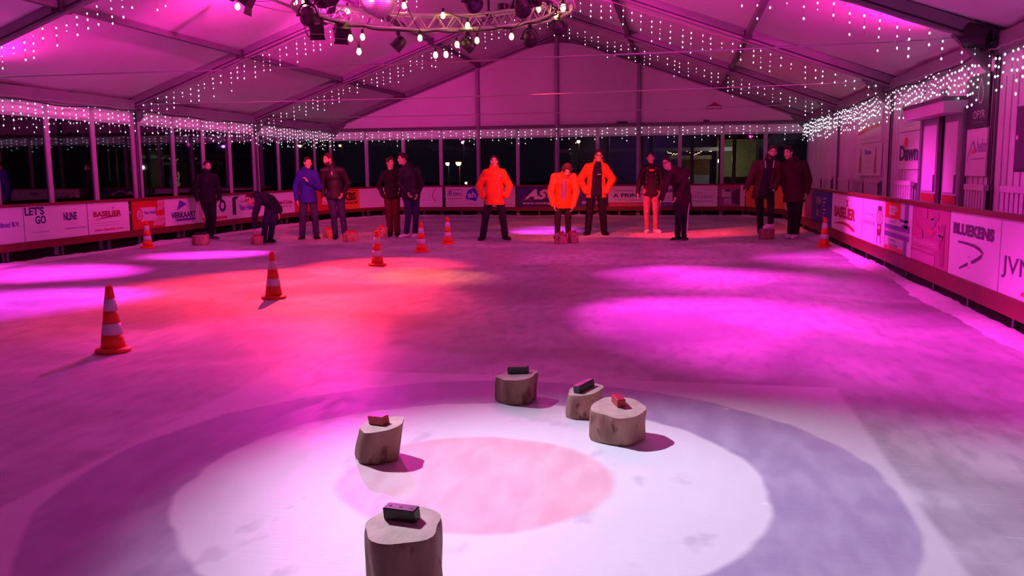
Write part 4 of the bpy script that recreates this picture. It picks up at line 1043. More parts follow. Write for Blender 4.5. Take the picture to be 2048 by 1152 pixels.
# ------------------------------------------------------------------ people: each body one continuous surface (distance field turned into a mesh)
def V3(*a): return np.array(a, dtype=np.float32)
def nrm(v):
    v = np.asarray(v, dtype=np.float32); return v/max(1e-9, float(np.linalg.norm(v)))
class Field:
    def __init__(s, lo, hi, h):
        s.h = h; s.lo = np.asarray(lo, np.float32); n = np.ceil((np.asarray(hi)-s.lo)/h).astype(int)+2
        s.F = np.full(n, .2, np.float32)
        s.ax = [s.lo[i]+h*np.arange(n[i], dtype=np.float32) for i in range(3)]
    def cut(s, lo, hi, m):
        sl = []
        for i in range(3):
            a = int(max(0, math.floor((lo[i]-m-s.lo[i])/s.h))); b = int(min(s.F.shape[i], math.ceil((hi[i]+m-s.lo[i])/s.h)+1))
            if b <= a: return None
            sl.append(slice(a, b))
        return tuple(sl)
    def pts(s, sl):
        return s.ax[0][sl[0]][:,None,None], s.ax[1][sl[1]][None,:,None], s.ax[2][sl[2]][None,None,:]
    def merge(s, sl, d, k, op):
        f = s.F[sl]
        if op == 'sub':
            d = -d
            if k > 0:
                h = np.clip(.5-.5*(f-d)/k, 0, 1); s.F[sl] = f*(1-h)+d*h+k*h*(1-h)
            else: s.F[sl] = np.maximum(f, d)
        else:
            if k > 0:
                h = np.clip(.5+.5*(f-d)/k, 0, 1); s.F[sl] = f*(1-h)+d*h-k*h*(1-h)
            else: s.F[sl] = np.minimum(f, d)
    def cone(s, a, b, r1, r2, k=.02, op='add'):
        a, b = np.asarray(a, np.float32), np.asarray(b, np.float32); R = max(r1, r2)
        sl = s.cut(np.minimum(a, b)-R, np.maximum(a, b)+R, k+.03)
        if sl is None: return
        x, y, z = s.pts(sl); ab = b-a; L = float(ab@ab)+1e-9
        t = np.clip(((x-a[0])*ab[0]+(y-a[1])*ab[1]+(z-a[2])*ab[2])/L, 0, 1)
        d = np.sqrt((x-a[0]-t*ab[0])**2+(y-a[1]-t*ab[1])**2+(z-a[2]-t*ab[2])**2)-(r1+(r2-r1)*t)
        s.merge(sl, d, k, op)
    def econe(s, a, b, side, q1, q2, k=.03, op='add', cap=None):
        """elliptic cone: q = (half width along side, half depth)"""
        a, b = np.asarray(a, np.float32), np.asarray(b, np.float32); A = b-a; L = float(np.linalg.norm(A)); A = A/max(L, 1e-6)
        sd = np.asarray(side, np.float32); sd = nrm(sd-A*float(sd@A)); fr = np.cross(A, sd); R = max(*q1, *q2)
        sl = s.cut(np.minimum(a, b)-R, np.maximum(a, b)+R, k+.03)
        if sl is None: return
        x, y, z = s.pts(sl); x, y, z = x-a[0], y-a[1], z-a[2]
        w = x*A[0]+y*A[1]+z*A[2]; t = np.clip(w/max(L, 1e-6), 0, 1)
        u = x*sd[0]+y*sd[1]+z*sd[2]; v = x*fr[0]+y*fr[1]+z*fr[2]; w = w-t*L
        rx, ry = q1[0]+(q2[0]-q1[0])*t, q1[1]+(q2[1]-q1[1])*t; rw = cap if cap else min(q1[0], q1[1], q2[0], q2[1])
        k0 = np.sqrt((u/rx)**2+(v/ry)**2+(w/rw)**2)+1e-6; k1 = np.sqrt((u/rx**2)**2+(v/ry**2)**2+(w/rw**2)**2)+1e-6
        s.merge(sl, np.minimum(k0*(k0-1)/k1, .3), k, op)
    def ell(s, c, fr, rad, k=.02, op='add'):
        """ellipsoid; fr = (side, front, up) axes, rad along each"""
        c = np.asarray(c, np.float32); R = max(rad); sl = s.cut(c-R, c+R, k+.03)
        if sl is None: return
        x, y, z = s.pts(sl); x, y, z = x-c[0], y-c[1], z-c[2]; q0 = 0; q1 = 0
        for ax, r in zip(fr, rad):
            e = x*ax[0]+y*ax[1]+z*ax[2]; q0 = q0+(e/r)**2; q1 = q1+(e/r**2)**2
        k0 = np.sqrt(q0)+1e-6; s.merge(sl, np.minimum(k0*(k0-1)/(np.sqrt(q1)+1e-6), .3), k, op)
    def plane(s, p, n, k=.0):
        """keep the side of the plane that n points away from"""
        x, y, z = s.ax[0][:,None,None], s.ax[1][None,:,None], s.ax[2][None,None,:]
        d = (x-p[0])*n[0]+(y-p[1])*n[1]+(z-p[2])*n[2]
        s.F = np.maximum(s.F, d)
    def mesh(s, name):
        F, h = s.F, s.h; ins = F < 0; n = F.shape
        c = [ins[i:n[0]-1+i, j:n[1]-1+j, k:n[2]-1+k] for i in (0,1) for j in (0,1) for k in (0,1)]
        tot = sum(q.astype(np.int8) for q in c); mix = (tot > 0) & (tot < 8)
        I, J, K = np.nonzero(mix); idx = np.full(mix.shape, -1, np.int64); idx[mix] = np.arange(len(I))
        acc = np.zeros((len(I), 3)); cnt = np.zeros(len(I))
        off = [(i,j,k) for i in (0,1) for j in (0,1) for k in (0,1)]
        for a in range(8):
            for b in range(a+1, 8):
                df = [off[b][m]-off[a][m] for m in range(3)]
                if sum(abs(q) for q in df) != 1: continue
                fa = F[I+off[a][0], J+off[a][1], K+off[a][2]]; fb = F[I+off[b][0], J+off[b][1], K+off[b][2]]
                m = (fa < 0) != (fb < 0); t = np.where(m, fa/np.where(m, fa-fb, 1), 0)
                for q in range(3): acc[:, q] += np.where(m, off[a][q]+t*df[q], 0)
                cnt += m
        P = (np.stack([I, J, K], 1)+acc/cnt[:, None])*h+s.lo
        quads = []
        for ax in range(3):
            o1, o2 = [q for q in range(3) if q != ax]
            sa = [slice(None)]*3; sb = [slice(None)]*3; sa[ax] = slice(0, n[ax]-1); sb[ax] = slice(1, n[ax])
            A, Bq = ins[tuple(sa)], ins[tuple(sb)]; ch = A != Bq
            e = np.stack(np.nonzero(ch), 1)
            e = e[(e[:, o1] > 0) & (e[:, o2] > 0) & (e[:, o1] < n[o1]-1) & (e[:, o2] < n[o2]-1)]
            flip = ~A[e[:,0], e[:,1], e[:,2]]
            d1 = np.zeros(3, int); d1[o1] = 1; d2 = np.zeros(3, int); d2[o2] = 1
            q = np.stack([idx[tuple((e-d1-d2).T)], idx[tuple((e-d2).T)], idx[tuple(e.T)], idx[tuple((e-d1).T)]], 1)
            if ax == 1: flip = ~flip
            q[flip] = q[flip][:, ::-1]; quads.append(q)
        Q = np.concatenate(quads); Q = Q[(Q >= 0).all(1)]
        me = bpy.data.meshes.new(name); me.vertices.add(len(P)); me.vertices.foreach_set('co', P.astype(np.float32).ravel())
        me.loops.add(Q.size); me.loops.foreach_set('vertex_index', Q.astype(np.int32).ravel())
        me.polygons.add(len(Q)); me.polygons.foreach_set('loop_start', np.arange(0, Q.size, 4, dtype=np.int32)); me.polygons.foreach_set('loop_total', np.full(len(Q), 4, np.int32))
        me.polygons.foreach_set('use_smooth', np.ones(len(Q), bool)); me.update(calc_edges=True); me.validate()
        return me

CLOTH = {}
def cloth(rgb, rough=.8, bump=.35, bs=22):
    k = (tuple(rgb), rough)
    if k not in CLOTH: CLOTH[k] = mat('cloth_%d' % len(CLOTH), tuple(rgb), rough, var=.22, vscale=9, bump=bump, bscale=bs, spec=.3)
    return CLOTH[k]
SKIN = mat('skin', (.62,.36,.27), .55, var=.06, vscale=20); EYE_M = mat('eye', (.05,.03,.03), .2); LIP = mat('lips', (.42,.16,.14), .5)

BASE = dict(aL=(-.11,0,.085), aR=(.11,0,.085), kL=(-.105,-.03,.50), kR=(.105,-.03,.50), hL=(-.092,0,.92), hR=(.092,0,.92),
            pel=(0,0,.98), wai=(0,0,1.12), che=(0,0,1.30), nek=(0,.01,1.50), hed=(0,-.02,1.665), face=(0,-1,0), tL=(-.25,-1,0), tR=(.25,-1,0),
            sL=(-.172,0,1.43), sR=(.172,0,1.43), eL=(-.235,.03,1.14), eR=(.235,.03,1.14), wL=(-.25,-.04,.90), wR=(.25,-.04,.90), dL=None, dR=None, side=(1,0,0))

def person(label, foot, H, pose, top, pants, shoes, hair, style='jacket', hem=.80, inner=None, bulk=.03, curl=.5, extras=(), hair_style='short', pant_w=.0, hide_hands=False, beard=None, skin=None, hair_vol=1.0, open_w=.10):
    J = {k: v for k, v in BASE.items()}; J.update(pose)
    J = {k: (np.array(v, np.float32) if v is not None else None) for k, v in J.items()}
    s = H/1.80
    pos = foot if isinstance(foot, Vector) else G(*foot); phi = math.atan2(-pos.x, pos.y)
    t = thing('person', label, 'person', (pos.x, pos.y, 0), 'people on the ice'); t.rotation_euler = (0, 0, phi); t.scale = (s, s, s)
    pts = np.array([J[k] for k in ('aL','aR','kL','kR','hL','hR','pel','che','nek','hed','sL','sR','eL','eR','wL','wR')])
    lo, hi = pts.min(0)-.24, pts.max(0)+.24; lo[2] = -.02
    def put(name, fld, m, parent=t, label=None):
        me = fld.mesh(name); me.materials.append(m); o = bpy.data.objects.new(name, me); link(o, parent)
        if label: o['label'] = label
        return o
    side = nrm(J['side'])
    # head frame
    f = nrm(J['face']); upv = nrm(J['hed']-J['nek']); upv = nrm(upv*.35+V3(0,0,1)*.65); u = nrm(upv-f*float(upv@f)); sd = nrm(np.cross(f, u)); C = J['hed']; fr = (sd, f, u)
    # (head drawn at its natural size, a little over an eighth of the height)
    # ---- body
    b = Field(lo, hi, .009)
    b.ell(C+u*.028-f*.012, fr, (.075,.094,.092), .02); b.ell(C-u*.045+f*.020, fr, (.056,.066,.068), .03); b.ell(C-u*.098+f*.062, fr, (.026,.024,.020), .02)
    b.ell(C-u*.02+f*.055, fr, (.058,.036,.045), .02)
    b.cone(C+f*.083+u*.018, C+f*.104-u*.022, .009, .0145, .010); b.cone(C+f*.092-u*.026-sd*.010, C+f*.092-u*.026+sd*.010, .010, .010, .008)
    b.cone(C+f*.080+u*.034-sd*.034, C+f*.080+u*.034+sd*.034, .010, .010, .012)
    for q in (-1, 1):
        b.ell(C+f*.094+u*.012+sd*(.031*q), fr, (.017,.014,.011), .010, 'sub')
        b.ell(C+sd*(.076*q)-f*.005-u*.005, fr, (.011,.022,.033), .008)
    b.cone(C+f*.085-u*.060-sd*.020, C+f*.085-u*.060+sd*.020, .0075, .0075, .006)
    b.cone(J['nek']-u*.02, C-u*.06-f*.022, .058, .055, .025)
    b.econe(J['pel'], J['wai'], side, (.132,.090), (.120,.084), .03); b.econe(J['wai'], J['che'], side, (.120,.084), (.130,.088), .03)
    b.econe(J['che'], (J['sL']+J['sR'])/2, side, (.125,.084), (.090,.058), .03); b.cone((J['sL']+J['sR'])/2, J['nek'], .066, .055, .03)
    for q in 'LR':
        S, E_, W = J['s'+q], J['e'+q], J['w'+q]; hp, kn, an = J['h'+q], J['k'+q], J['a'+q]
        b.cone(J['nek']*.5+S*.5-V3(0,0,.03), S-V3(0,0,.012), .045, .044, .02); b.cone(S-V3(0,0,.012), E_, .044, .037, .015); b.cone(E_, W, .037, .026, .012)
        b.cone(J['pel']*.6+hp*.4, hp, .08, .080, .03); b.cone(hp, kn, .076, .050, .03); b.cone(kn, an, .050, .038, .02)
        toe = nrm(J['t'+q]); b.cone(an-V3(0,0,.03)-toe*.03, an-V3(0,0,.05)+toe*.13, .036, .028, .03)
        # hand: palm, four fingers with two bends, thumb from the side of the palm
        d = nrm(W-E_) if J['d'+q] is None else nrm(J['d'+q])
        if hide_hands: d = nrm(J['pel']-W+V3(0,.06,.02))
        out = np.array((-1.,0,0) if q == 'L' else (1.,0,0), np.float32); back = nrm(out-d*float(out@d)); wide = np.cross(d, back)
        if float(wide@V3(0,-1,0)) < 0: wide = -wide
        b.econe(W+d*.012, W+d*.078, wide, (.030,.016), (.038,.013), .02); inn = -back
        for i, (o_, l) in enumerate(((-.030,.058),(-.010,.072),(.011,.078),(.031,.070))):
            k0 = W+d*.085+wide*o_; k1 = k0+nrm(d+inn*curl*.5)*(l*.45); k2 = k1+nrm(d+inn*curl*1.6)*(l*.55)
            b.cone(k0, k1, .0092, .0085, .006); b.cone(k1, k2, .0085, .0075, .004)
        k0 = W+d*.030+wide*.030; k1 = k0+nrm(d*.7+wide*.8+inn*.3)*.042; k2 = k1+nrm(d+inn*.5*curl+wide*.15)*.034
        b.cone(k0, k1, .014, .011, .010); b.cone(k1, k2, .0105, .0085, .004)
    body = put('body', b, skin or SKIN)
    # eyes and brows
    mb = MB()
    for q in (-1, 1):
        e = C+f*.086+u*.012+sd*(.031*q); me = MB().lathe([(.0055*math.sin(math.pi*i/6)+.0001, -.009*math.cos(math.pi*i/6)) for i in range(7)], Vector(e.tolist()), 8, ax=sd.tolist())
        m_ = me.mesh('eye'); m_.materials.append(EYE_M); link(bpy.data.objects.new('eye', m_), t)
        x0 = C+f*.088+u*.034+sd*(.018*q); x1 = C+f*.080+u*.036+sd*(.046*q)
        m_ = MB().tube([x0.tolist(), x1.tolist()], .0048, 5).mesh('eyebrow'); m_.materials.append(cloth(hair, .8)); link(bpy.data.objects.new('eyebrow', m_), t)
    m_ = MB().tube([(C+f*.0905-u*.060-sd*.018).tolist(), (C+f*.094-u*.0595).tolist(), (C+f*.0905-u*.060+sd*.018).tolist()], .0045, 5).mesh('lips'); m_.materials.append(LIP); link(bpy.data.objects.new('lips', m_), t)
    # ---- hair
    if hair_style != 'bald':
        hv = hair_vol; hb = Field(C-.24, C+.24, .009)
        hb.ell(C+u*.038-f*.020, fr, (.083*hv,.098*hv,.094*hv), .01)
        if hair_style == 'curly':
            hr = random.Random(5)
            for i in range(46):
                a, p_ = hr.uniform(0, 6.28), hr.uniform(-.3, 1.4); w = sd*math.cos(a)*math.cos(p_)+f*math.sin(a)*math.cos(p_)+u*math.sin(p_)
                hb.ell(C+u*.03-f*.015+w*.092, fr, (.028,.028,.028), .012)
        if hair_style == 'quiff': hb.ell(C+u*.115+f*.045, fr, (.055,.045,.025), .03)
        hb.ell(C-u*.055+f*.072, fr, (.074,.075,.125), .012, 'sub')
        hb.plane(C-u*.075, -u) if hair_style != 'long' else None
        put('hair', hb, cloth(hair, .75, .6, 60))
    if beard is not None:
        bb = Field(C-.2, C+.2, .008)
        bb.ell(C-u*.055+f*.020, fr, (.061,.070,.068), .01); bb.ell(C-u*.097+f*.060, fr, (.030,.028,.024), .015)
        bb.ell(C-u*.005+f*.055, fr, (.075,.08,.042), .008, 'sub'); bb.cone(C+f*.11-u*.060-sd*.016, C+f*.11-u*.060+sd*.016, .022, .022, .004, 'sub')
        put('beard', bb, cloth(beard, .85, .6, 60))
    # ---- trousers
    p_ = Field(lo, hi, .011); pw = pant_w
    p_.econe(J['pel']-V3(0,0,.02), J['wai']-(J['wai']-J['pel'])*.15, side, (.168,.120), (.158,.112), .03)
    for q in 'LR':
        hp, kn, an = J['h'+q], J['k'+q], J['a'+q]
        p_.cone(J['pel']*.5+hp*.5, hp, .098, .100, .04); p_.cone(hp, kn, .098, .068+pw, .03); p_.cone(kn, an+(kn-an)*.06, .067+pw, .056+pw, .02)
        mid = kn*.35+an*.65
        for i in range(4): # folds above the shoe
            g = an+(kn-an)*(.10+.09*i); p_.econe(g, g+(kn-an)*.01, (1,0,0), (.060+pw, .060+pw), (.060+pw, .060+pw), .012, cap=.012)
    pantobj = put('trousers', p_, cloth(pants, .8))
    # ---- shoes
    for q in 'LR':
        an, toe = J['a'+q], nrm(J['t'+q]); g = an[2]-.085; sh = Field(an-.25, an+.25, .008)
        heel = an-toe*.055; heel[2] = g+.050; ball = an+toe*.12; ball[2] = g+.040; tip = an+toe*.185; tip[2] = g+.034; sx = np.cross(toe, V3(0,0,1))
        sh.econe(heel, ball, sx, (.040,.046), (.050,.038), .03); sh.econe(ball, tip, sx, (.048,.036), (.034,.028), .03); sh.cone(an-toe*.02-V3(0,0,.02), an+V3(0,0,.015)-toe*.015, .050, .052, .03)
        sh.plane(V3(0,0,g+.022), V3(0,0,-1.)); so = put('shoe', sh, cloth(shoes[0], .5, .1))
        sl = Field(an-.25, an+.25, .008); sl.econe(heel, ball, sx, (.043,.050), (.053,.042), .02); sl.econe(ball, tip, sx, (.051,.040), (.037,.032), .02)
        sl.plane(V3(0,0,g+.026), V3(0,0,1.)); sl.plane(V3(0,0,g), V3(0,0,-1.)); put('sole', sl, cloth(shoes[1], .6, .1), so)
    # ---- upper clothing
    def upper(name, col, bk, hemz, sleeves=True, collar=.0, opening=0., rough=.8, cuff=.0, hood=False, flare=.02):
        k = Field(lo, hi, .011)
        sc = (J['sL']+J['sR'])/2
        hemc = J['pel']+(J['pel']-J['wai'])/max(1e-3, float(J['wai'][2]-J['pel'][2]))*min(.06, max(0, float(J['pel'][2])-hemz)) if hemz < J['pel'][2] else J['pel']
        hemc = np.array([hemc[0], hemc[1], min(hemz, float(J['pel'][2]))], np.float32)
        k.econe(hemc, J['wai'], side, (.156+bk+flare,.122+bk+flare*.6), (.142+bk,.108+bk), .03); k.econe(J['wai'], J['che'], side, (.142+bk,.108+bk), (.152+bk,.114+bk), .04)
        k.econe(J['che'], sc, side, (.150+bk,.110+bk), (.105+bk*.5,.075+bk*.5), .05); k.cone(sc, J['nek']-V3(0,0,.015), .085+bk*.5, .066+bk*.3, .04)
        k.plane(V3(0,0,hemz-.03) if float(abs(J['wai'][0]-J['pel'][0])) < .12 else J['pel']-(J['wai']-J['pel'])*.4, nrm(J['pel']-J['wai']) if float(abs(J['wai'][0]-J['pel'][0])) >= .12 else V3(0,0,-1.))
        if sleeves:
            for q in 'LR':
                S, E_, W = J['s'+q], J['e'+q], J['w'+q]
                k.cone(J['nek']*.45+S*.55-V3(0,0,.02), S-V3(0,0,.01), .062+bk*.6, .060+bk*.6, .03); k.cone(S-V3(0,0,.01), E_, .060+bk*.7, .050+bk*.7, .015); k.cone(E_, W+(W-E_)*cuff, .049+bk*.7, .038+bk*.6, .012)
                for i in range(3):
                    g = E_+(S-E_)*(.02+.14*i); k.econe(g, g+(S-E_)*.01, (0,1,0), (.052+bk*.75,.052+bk*.75), (.052+bk*.75,.052+bk*.75), .012, cap=.012)
        if collar: k.cone(J['nek']-u*.01, J['nek']+u*collar-f*.01, .078+bk*.4, .080+bk*.5, .02); k.ell(J['nek']+u*(collar+.055)+f*.02, fr, (.066,.075,.050), .01, 'sub')
        if hood: k.ell(J['nek']-f*.085+u*.015, fr, (.12,.075,.085), .03)
        ft = nrm(np.cross(V3(0,0,1), side)); ft = ft if ft[1] < 0 else -ft
        if opening:
            c0, c1 = J['nek']+ft*.17, hemc+ft*.20-V3(0,0,.15)
            k.econe(c0-ft*.02, c1, side, (opening*.7,.13), (opening*1.1,.15), .008, 'sub', cap=.10)
        return put(name, k, cloth(col, rough))
    if inner is not None: upper('pullover', inner, .008, max(.86, hem), True, .03, rough=.85)
    tp = upper({'sweater':'sweater','jacket':'jacket','open':'jacket','parka':'parka'}[style], top, bulk, hem, True, .05 if style != 'sweater' else .0, open_w if style == 'open' else 0., .55 if style in ('open','jacket') else .8, .06 if hide_hands else .0, style == 'parka')
    for nm, fn in extras: fn(t, J, put, lo, hi, fr, C)
    return t

# small extras
def glasses(t, J, put, lo, hi, fr, C):
    sd, f, u = fr
    g = thing_part('glasses', t); mb = MB()
    for q in (-1, 1):
        c = C+f*.104+u*.010+sd*(.034*q); mb.tube([(c+sd*(.026*math.cos(a))+u*(.019*math.sin(a))).tolist() for a in [2*math.pi*i/14 for i in range(14)]], .0035, 5, closed=True)
        mb.tube([(c+sd*(.026*q)).tolist(), (C+sd*(.080*q)+u*.012).tolist()], .003, 5)
    mb.tube([(C+f*.106+u*.014-sd*.009).tolist(), (C+f*.106+u*.014+sd*.009).tolist()], .003, 5)
    m_ = mb.mesh('glasses'); m_.materials.append(M['black']); link(bpy.data.objects.new('glasses', m_), t)
def thing_part(n, t): return None
def shirt_collar(col):
    def fn(t, J, put, lo, hi, fr, C):
        sd, f, u = fr; k = Field(J['nek']-.2, J['nek']+.2, .008)
        k.cone(J['nek']-u*.02, J['nek']+u*.035, .070, .066, .02); k.econe(J['nek']-u*.02+f*.03, J['nek']-u*.16+V3(0,-.135,0), sd, (.045,.02), (.012,.014), .02)
        put('shirt_collar', k, cloth(col, .7))
    return fn
def print_mark(dx, z, w, h, col, depth=.165):
    def fn(t, J, put, lo, hi, fr, C):
        mb = MB(); c = J['che']; x, y = float(c[0])+dx, float(c[1])-depth
        mb.box((x-w/2, y-.004, z-h/2), (x+w/2, y+.03, z+h/2)); m_ = mb.mesh('chest_print'); m_.materials.append(ink(col)); link(bpy.data.objects.new('chest_print', m_), t)
    return fn
def buttons(col, n=5):
    def fn(t, J, put, lo, hi, fr, C):
        for i in range(n):
            for q in (-1, 1):
                c = J['nek']*(1-i/n)+J['pel']*(i/n); k = MB().lathe([(.008,0),(.006,.006)], (float(c[0])+q*(.085+.012*i), float(c[1])-.128+.012*i-.03, float(c[2])-.05), 8, ax=(0,-1,0)); m_ = k.mesh('button'); m_.materials.append(ink(col)); link(bpy.data.objects.new('button', m_), t)
    return fn
def leg_stripe(q, dx):
    def fn(t, J, put, lo, hi, fr, C):
        hp, kn, an = J['h'+q], J['k'+q], J['a'+q]; n = V3(dx, -math.sqrt(1-dx*dx), 0)
        mb = MB(); P = [hp*.75+kn*.25+n*.098, kn+n*.074, an*.9+kn*.1+n*.066]
        mb.tube([p.tolist() for p in P], .011, 6); m_ = mb.mesh('side_stripe'); m_.materials.append(ink((.75,.72,.76))); link(bpy.data.objects.new('side_stripe', m_), t)
    return fn
def knee_rip(q):
    def fn(t, J, put, lo, hi, fr, C):
        k = Field(J['k'+q]-.15, J['k'+q]+.15, .009); c = J['k'+q]+V3(0,-.055,0); k.ell(c, (V3(1,0,0),V3(0,1,0),V3(0,0,1)), (.035,.020,.030), .005); put('knee_rip', k, SKIN)
    return fn
def drawstrings(t, J, put, lo, hi, fr, C):
    for q in (-1, 1):
        x = float(J['nek'][0])+q*.085; y = float(J['nek'][1])-.15; z = float(J['nek'][2])
        m_ = MB().tube([(x, y+.04, z+.0), (x-q*.01, y-.01, z-.06), (x-q*.015, y-.025, z-.14)], .008, 6).mesh('drawstring'); m_.materials.append(ink((.75,.70,.72))); link(bpy.data.objects.new('drawstring', m_), t)
def scarf(col):
    def fn(t, J, put, lo, hi, fr, C):
        k = Field(J['che']-.4, J['che']+.4, .010); n = J['nek']
        k.econe(n+V3(-.03,-.085,-.12), J['pel']+V3(0,-.150,-.06), (1,0,0), (.045,.03), (.070,.03), .02); put('patterned_shirt', k, cloth(col, .7, .8, 60))
    return fn

DKN, BLK, JEAN, ORJ, BURG, BROWN = (.008,.007,.018), (.006,.005,.008), (.026,.028,.075), (.85,.10,.012), (.035,.009,.013), (.060,.017,.014)
DH, BH = (.030,.018,.014), (.06,.032,.02)
person('person in black hooded jacket and black trousers stepping beside a log', (420, 479), 1.70,
  dict(aL=(-.075,.10,.085), aR=(.03,-.10,.085), kL=(.0,.0,.50), kR=(.10,-.17,.50), tL=(.9,-.6,0), tR=(.8,-.6,0), eL=(-.27,.04,1.15), wL=(-.21,-.03,.90), eR=(.27,.04,1.14), wR=(.25,-.10,.90), hed=(.03,-.03,1.665), face=(.35,-1,-.05)),
  BLK, BLK, ((.05,.045,.055), (.75,.72,.76)), DH, 'parka', .86, bulk=.022, hair_style='short', beard=DH)
fp = G(530, 487)
person('bending person in navy jacket and glasses reaching down to a log', fp, 1.76,
  dict(pel=(.20,.10,.76), wai=(.14,.03,.86), che=(.03,-.07,.93), nek=(-.12,-.14,.96), hed=(-.25,-.20,.915), face=(-.55,-.8,-.22), sL=(-.07,-.24,.90), sR=(.03,.10,.98), eL=(-.17,-.28,.62), wL=(-.195,-.30,.36), dL=(-.02,0,-1), eR=(.26,.16,.82), wR=(.30,.05,.62),
       hL=(.13,.05,.72), hR=(.25,.12,.72), kL=(.03,-.14,.44), kR=(.17,-.06,.42), aL=(-.02,.02,.085), aR=(.11,.10,.085), tL=(.3,-1,0), tR=(.5,-1,0), side=(.3,.95,.1)),
  DKN, (.014,.012,.045), (BLK, (.6,.55,.6)), DH, 'jacket', .66, bulk=.02, hair_style='short', extras=(('g', glasses),))
person('person in bright blue hooded sweater and worn jeans with one hand at the chest', (620, 480), 1.75,
  dict(aL=(-.16,0,.085), aR=(.14,.02,.085), kL=(-.135,-.04,.50), kR=(.125,-.03,.50), eL=(-.26,.03,1.14), wL=(-.24,-.05,.88), eR=(.25,-.04,1.12), wR=(.02,-.215,1.26), dR=(-.6,-.2,.8), hed=(.02,-.02,1.665), face=(.25,-1,-.05), tL=(-.3,-1,0), tR=(.3,-1,0)),
  (.018,.012,.24), JEAN, (BLK, (.7,.66,.7)), DH, 'parka', .84, bulk=.02, pant_w=.008)
person('person in dark cardigan over a pale shirt looking down sideways', (674, 478), 1.84,
  dict(aL=(-.03,.02,.085), aR=(.17,.06,.085), kL=(-.05,-.05,.50), kR=(.13,-.02,.50), eL=(-.26,.03,1.14), wL=(-.24,-.06,.90), eR=(.28,.06,1.15), wR=(.15,-.16,.94), hed=(-.13,-.05,1.655), nek=(-.07,0,1.50), face=(-.75,-.65,-.12), sL=(-.23,0,1.43), sR=(.15,0,1.43), che=(-.04,0,1.3), tL=(-.1,-1,0), tR=(.3,-1,0)),
  (.012,.008,.012), JEAN, (BLK, BLK), BH, 'jacket', .86, bulk=.012, beard=BH, extras=(('c', shirt_collar((.62,.55,.58))),))
person('person in dark sweater and brown trousers, hands in pockets, looking at the neighbour', (786, 473), 1.74,
  dict(aL=(-.06,0,.085), aR=(.10,-.02,.085), kL=(-.075,-.03,.50), kR=(.09,-.03,.50), eL=(-.285,.06,1.15), wL=(-.20,-.06,.94), eR=(.27,.06,1.15), wR=(.19,-.07,.94), face=(.6,-.8,.03), hed=(-.02,-.02,1.665)),
  (.007,.005,.010), (.06,.013,.012), (BLK, BLK), BH, 'sweater', .90, bulk=.012, hide_hands=True, hair_style='quiff', pant_w=.012)
person('person in black coat and tight jeans with white shoes looking sideways', (824, 475), 1.83,
  dict(aL=(-.12,0,.085), aR=(.07,.05,.085), kL=(-.06,-.04,.50), kR=(.10,.0,.50), hed=(-.16,-.03,1.66), nek=(-.08,.0,1.50), che=(-.03,0,1.3), sL=(-.20,-.04,1.43), sR=(.15,.04,1.43), eL=(-.24,.0,1.15), wL=(-.08,-.17,.95), eR=(.23,.05,1.14), wR=(.14,-.10,.92), face=(-.88,-.42,-.02), tL=(-.8,-.7,0), tR=(-.3,-1,0)),
  BLK, (.02,.02,.06), ((.72,.68,.72), (.8,.78,.8)), DH, 'jacket', .84, bulk=.018, hair_style='quiff')
person('person in closed bright orange work jacket standing with legs apart', (990, 480), 1.74,
  dict(aL=(-.26,0,.085), aR=(.22,.04,.085), kL=(-.19,-.02,.50), kR=(.17,.0,.50), hL=(-.10,0,.92), hR=(.10,0,.92), eL=(-.32,.05,1.15), wL=(-.26,-.10,.95), eR=(.32,.05,1.15), wR=(.26,-.10,.95), tL=(-.45,-1,0), tR=(.6,-1,0)),
  ORJ, (.012,.009,.016), (BLK, BLK), DH, 'jacket', .78, bulk=.040, hide_hands=True, pant_w=.012, extras=(('p', print_mark(.12, 1.36, .07, .012, (.75,.7,.7), .172)),))
person('stooping person in orange jacket with a patterned shirt front, looking down', (1127, 478), 1.76,
  dict(aL=(-.13,.05,.085), aR=(.10,.10,.085), kL=(-.12,-.02,.48), kR=(.10,.0,.48), hL=(-.095,.04,.88), hR=(.085,.04,.88), pel=(0,.03,.94), wai=(.0,-.02,1.06), che=(.01,-.10,1.22), nek=(.04,-.20,1.36), hed=(.075,-.31,1.45), face=(.10,-.75,-.65), sL=(-.18,-.12,1.32), sR=(.20,-.12,1.32), eL=(-.27,-.16,1.00), wL=(-.21,-.22,.74), eR=(.27,-.18,1.00), wR=(.20,-.25,.72)),
  ORJ, (.014,.009,.016), (BLK, BLK), (.045,.02,.015), 'jacket', .68, bulk=.034, hair_style='curly', extras=(('s', scarf((.30,.16,.24))),))
person('person with glasses in open orange jacket over a navy pullover', (1192, 470), 1.86,
  dict(aL=(-.17,0,.085), aR=(.17,0,.085), kL=(-.14,-.03,.50), kR=(.14,-.03,.50), eL=(-.34,.05,1.17), wL=(-.22,-.09,.94), eR=(.34,.05,1.17), wR=(.22,-.09,.94), hed=(.05,-.02,1.665), nek=(.04,.01,1.50), face=(.05,-1,-.05), tL=(-.4,-1,0), tR=(.45,-1,0)),
  ORJ, (.007,.005,.014), (BLK, BLK), DH, 'open', .82, inner=(.010,.007,.024), bulk=.042, open_w=.14, hide_hands=True, pant_w=.014, hair_style='short', extras=(('g', glasses), ('p', print_mark(.06, 1.28, .08, .012, (.7,.6,.66), .150))))
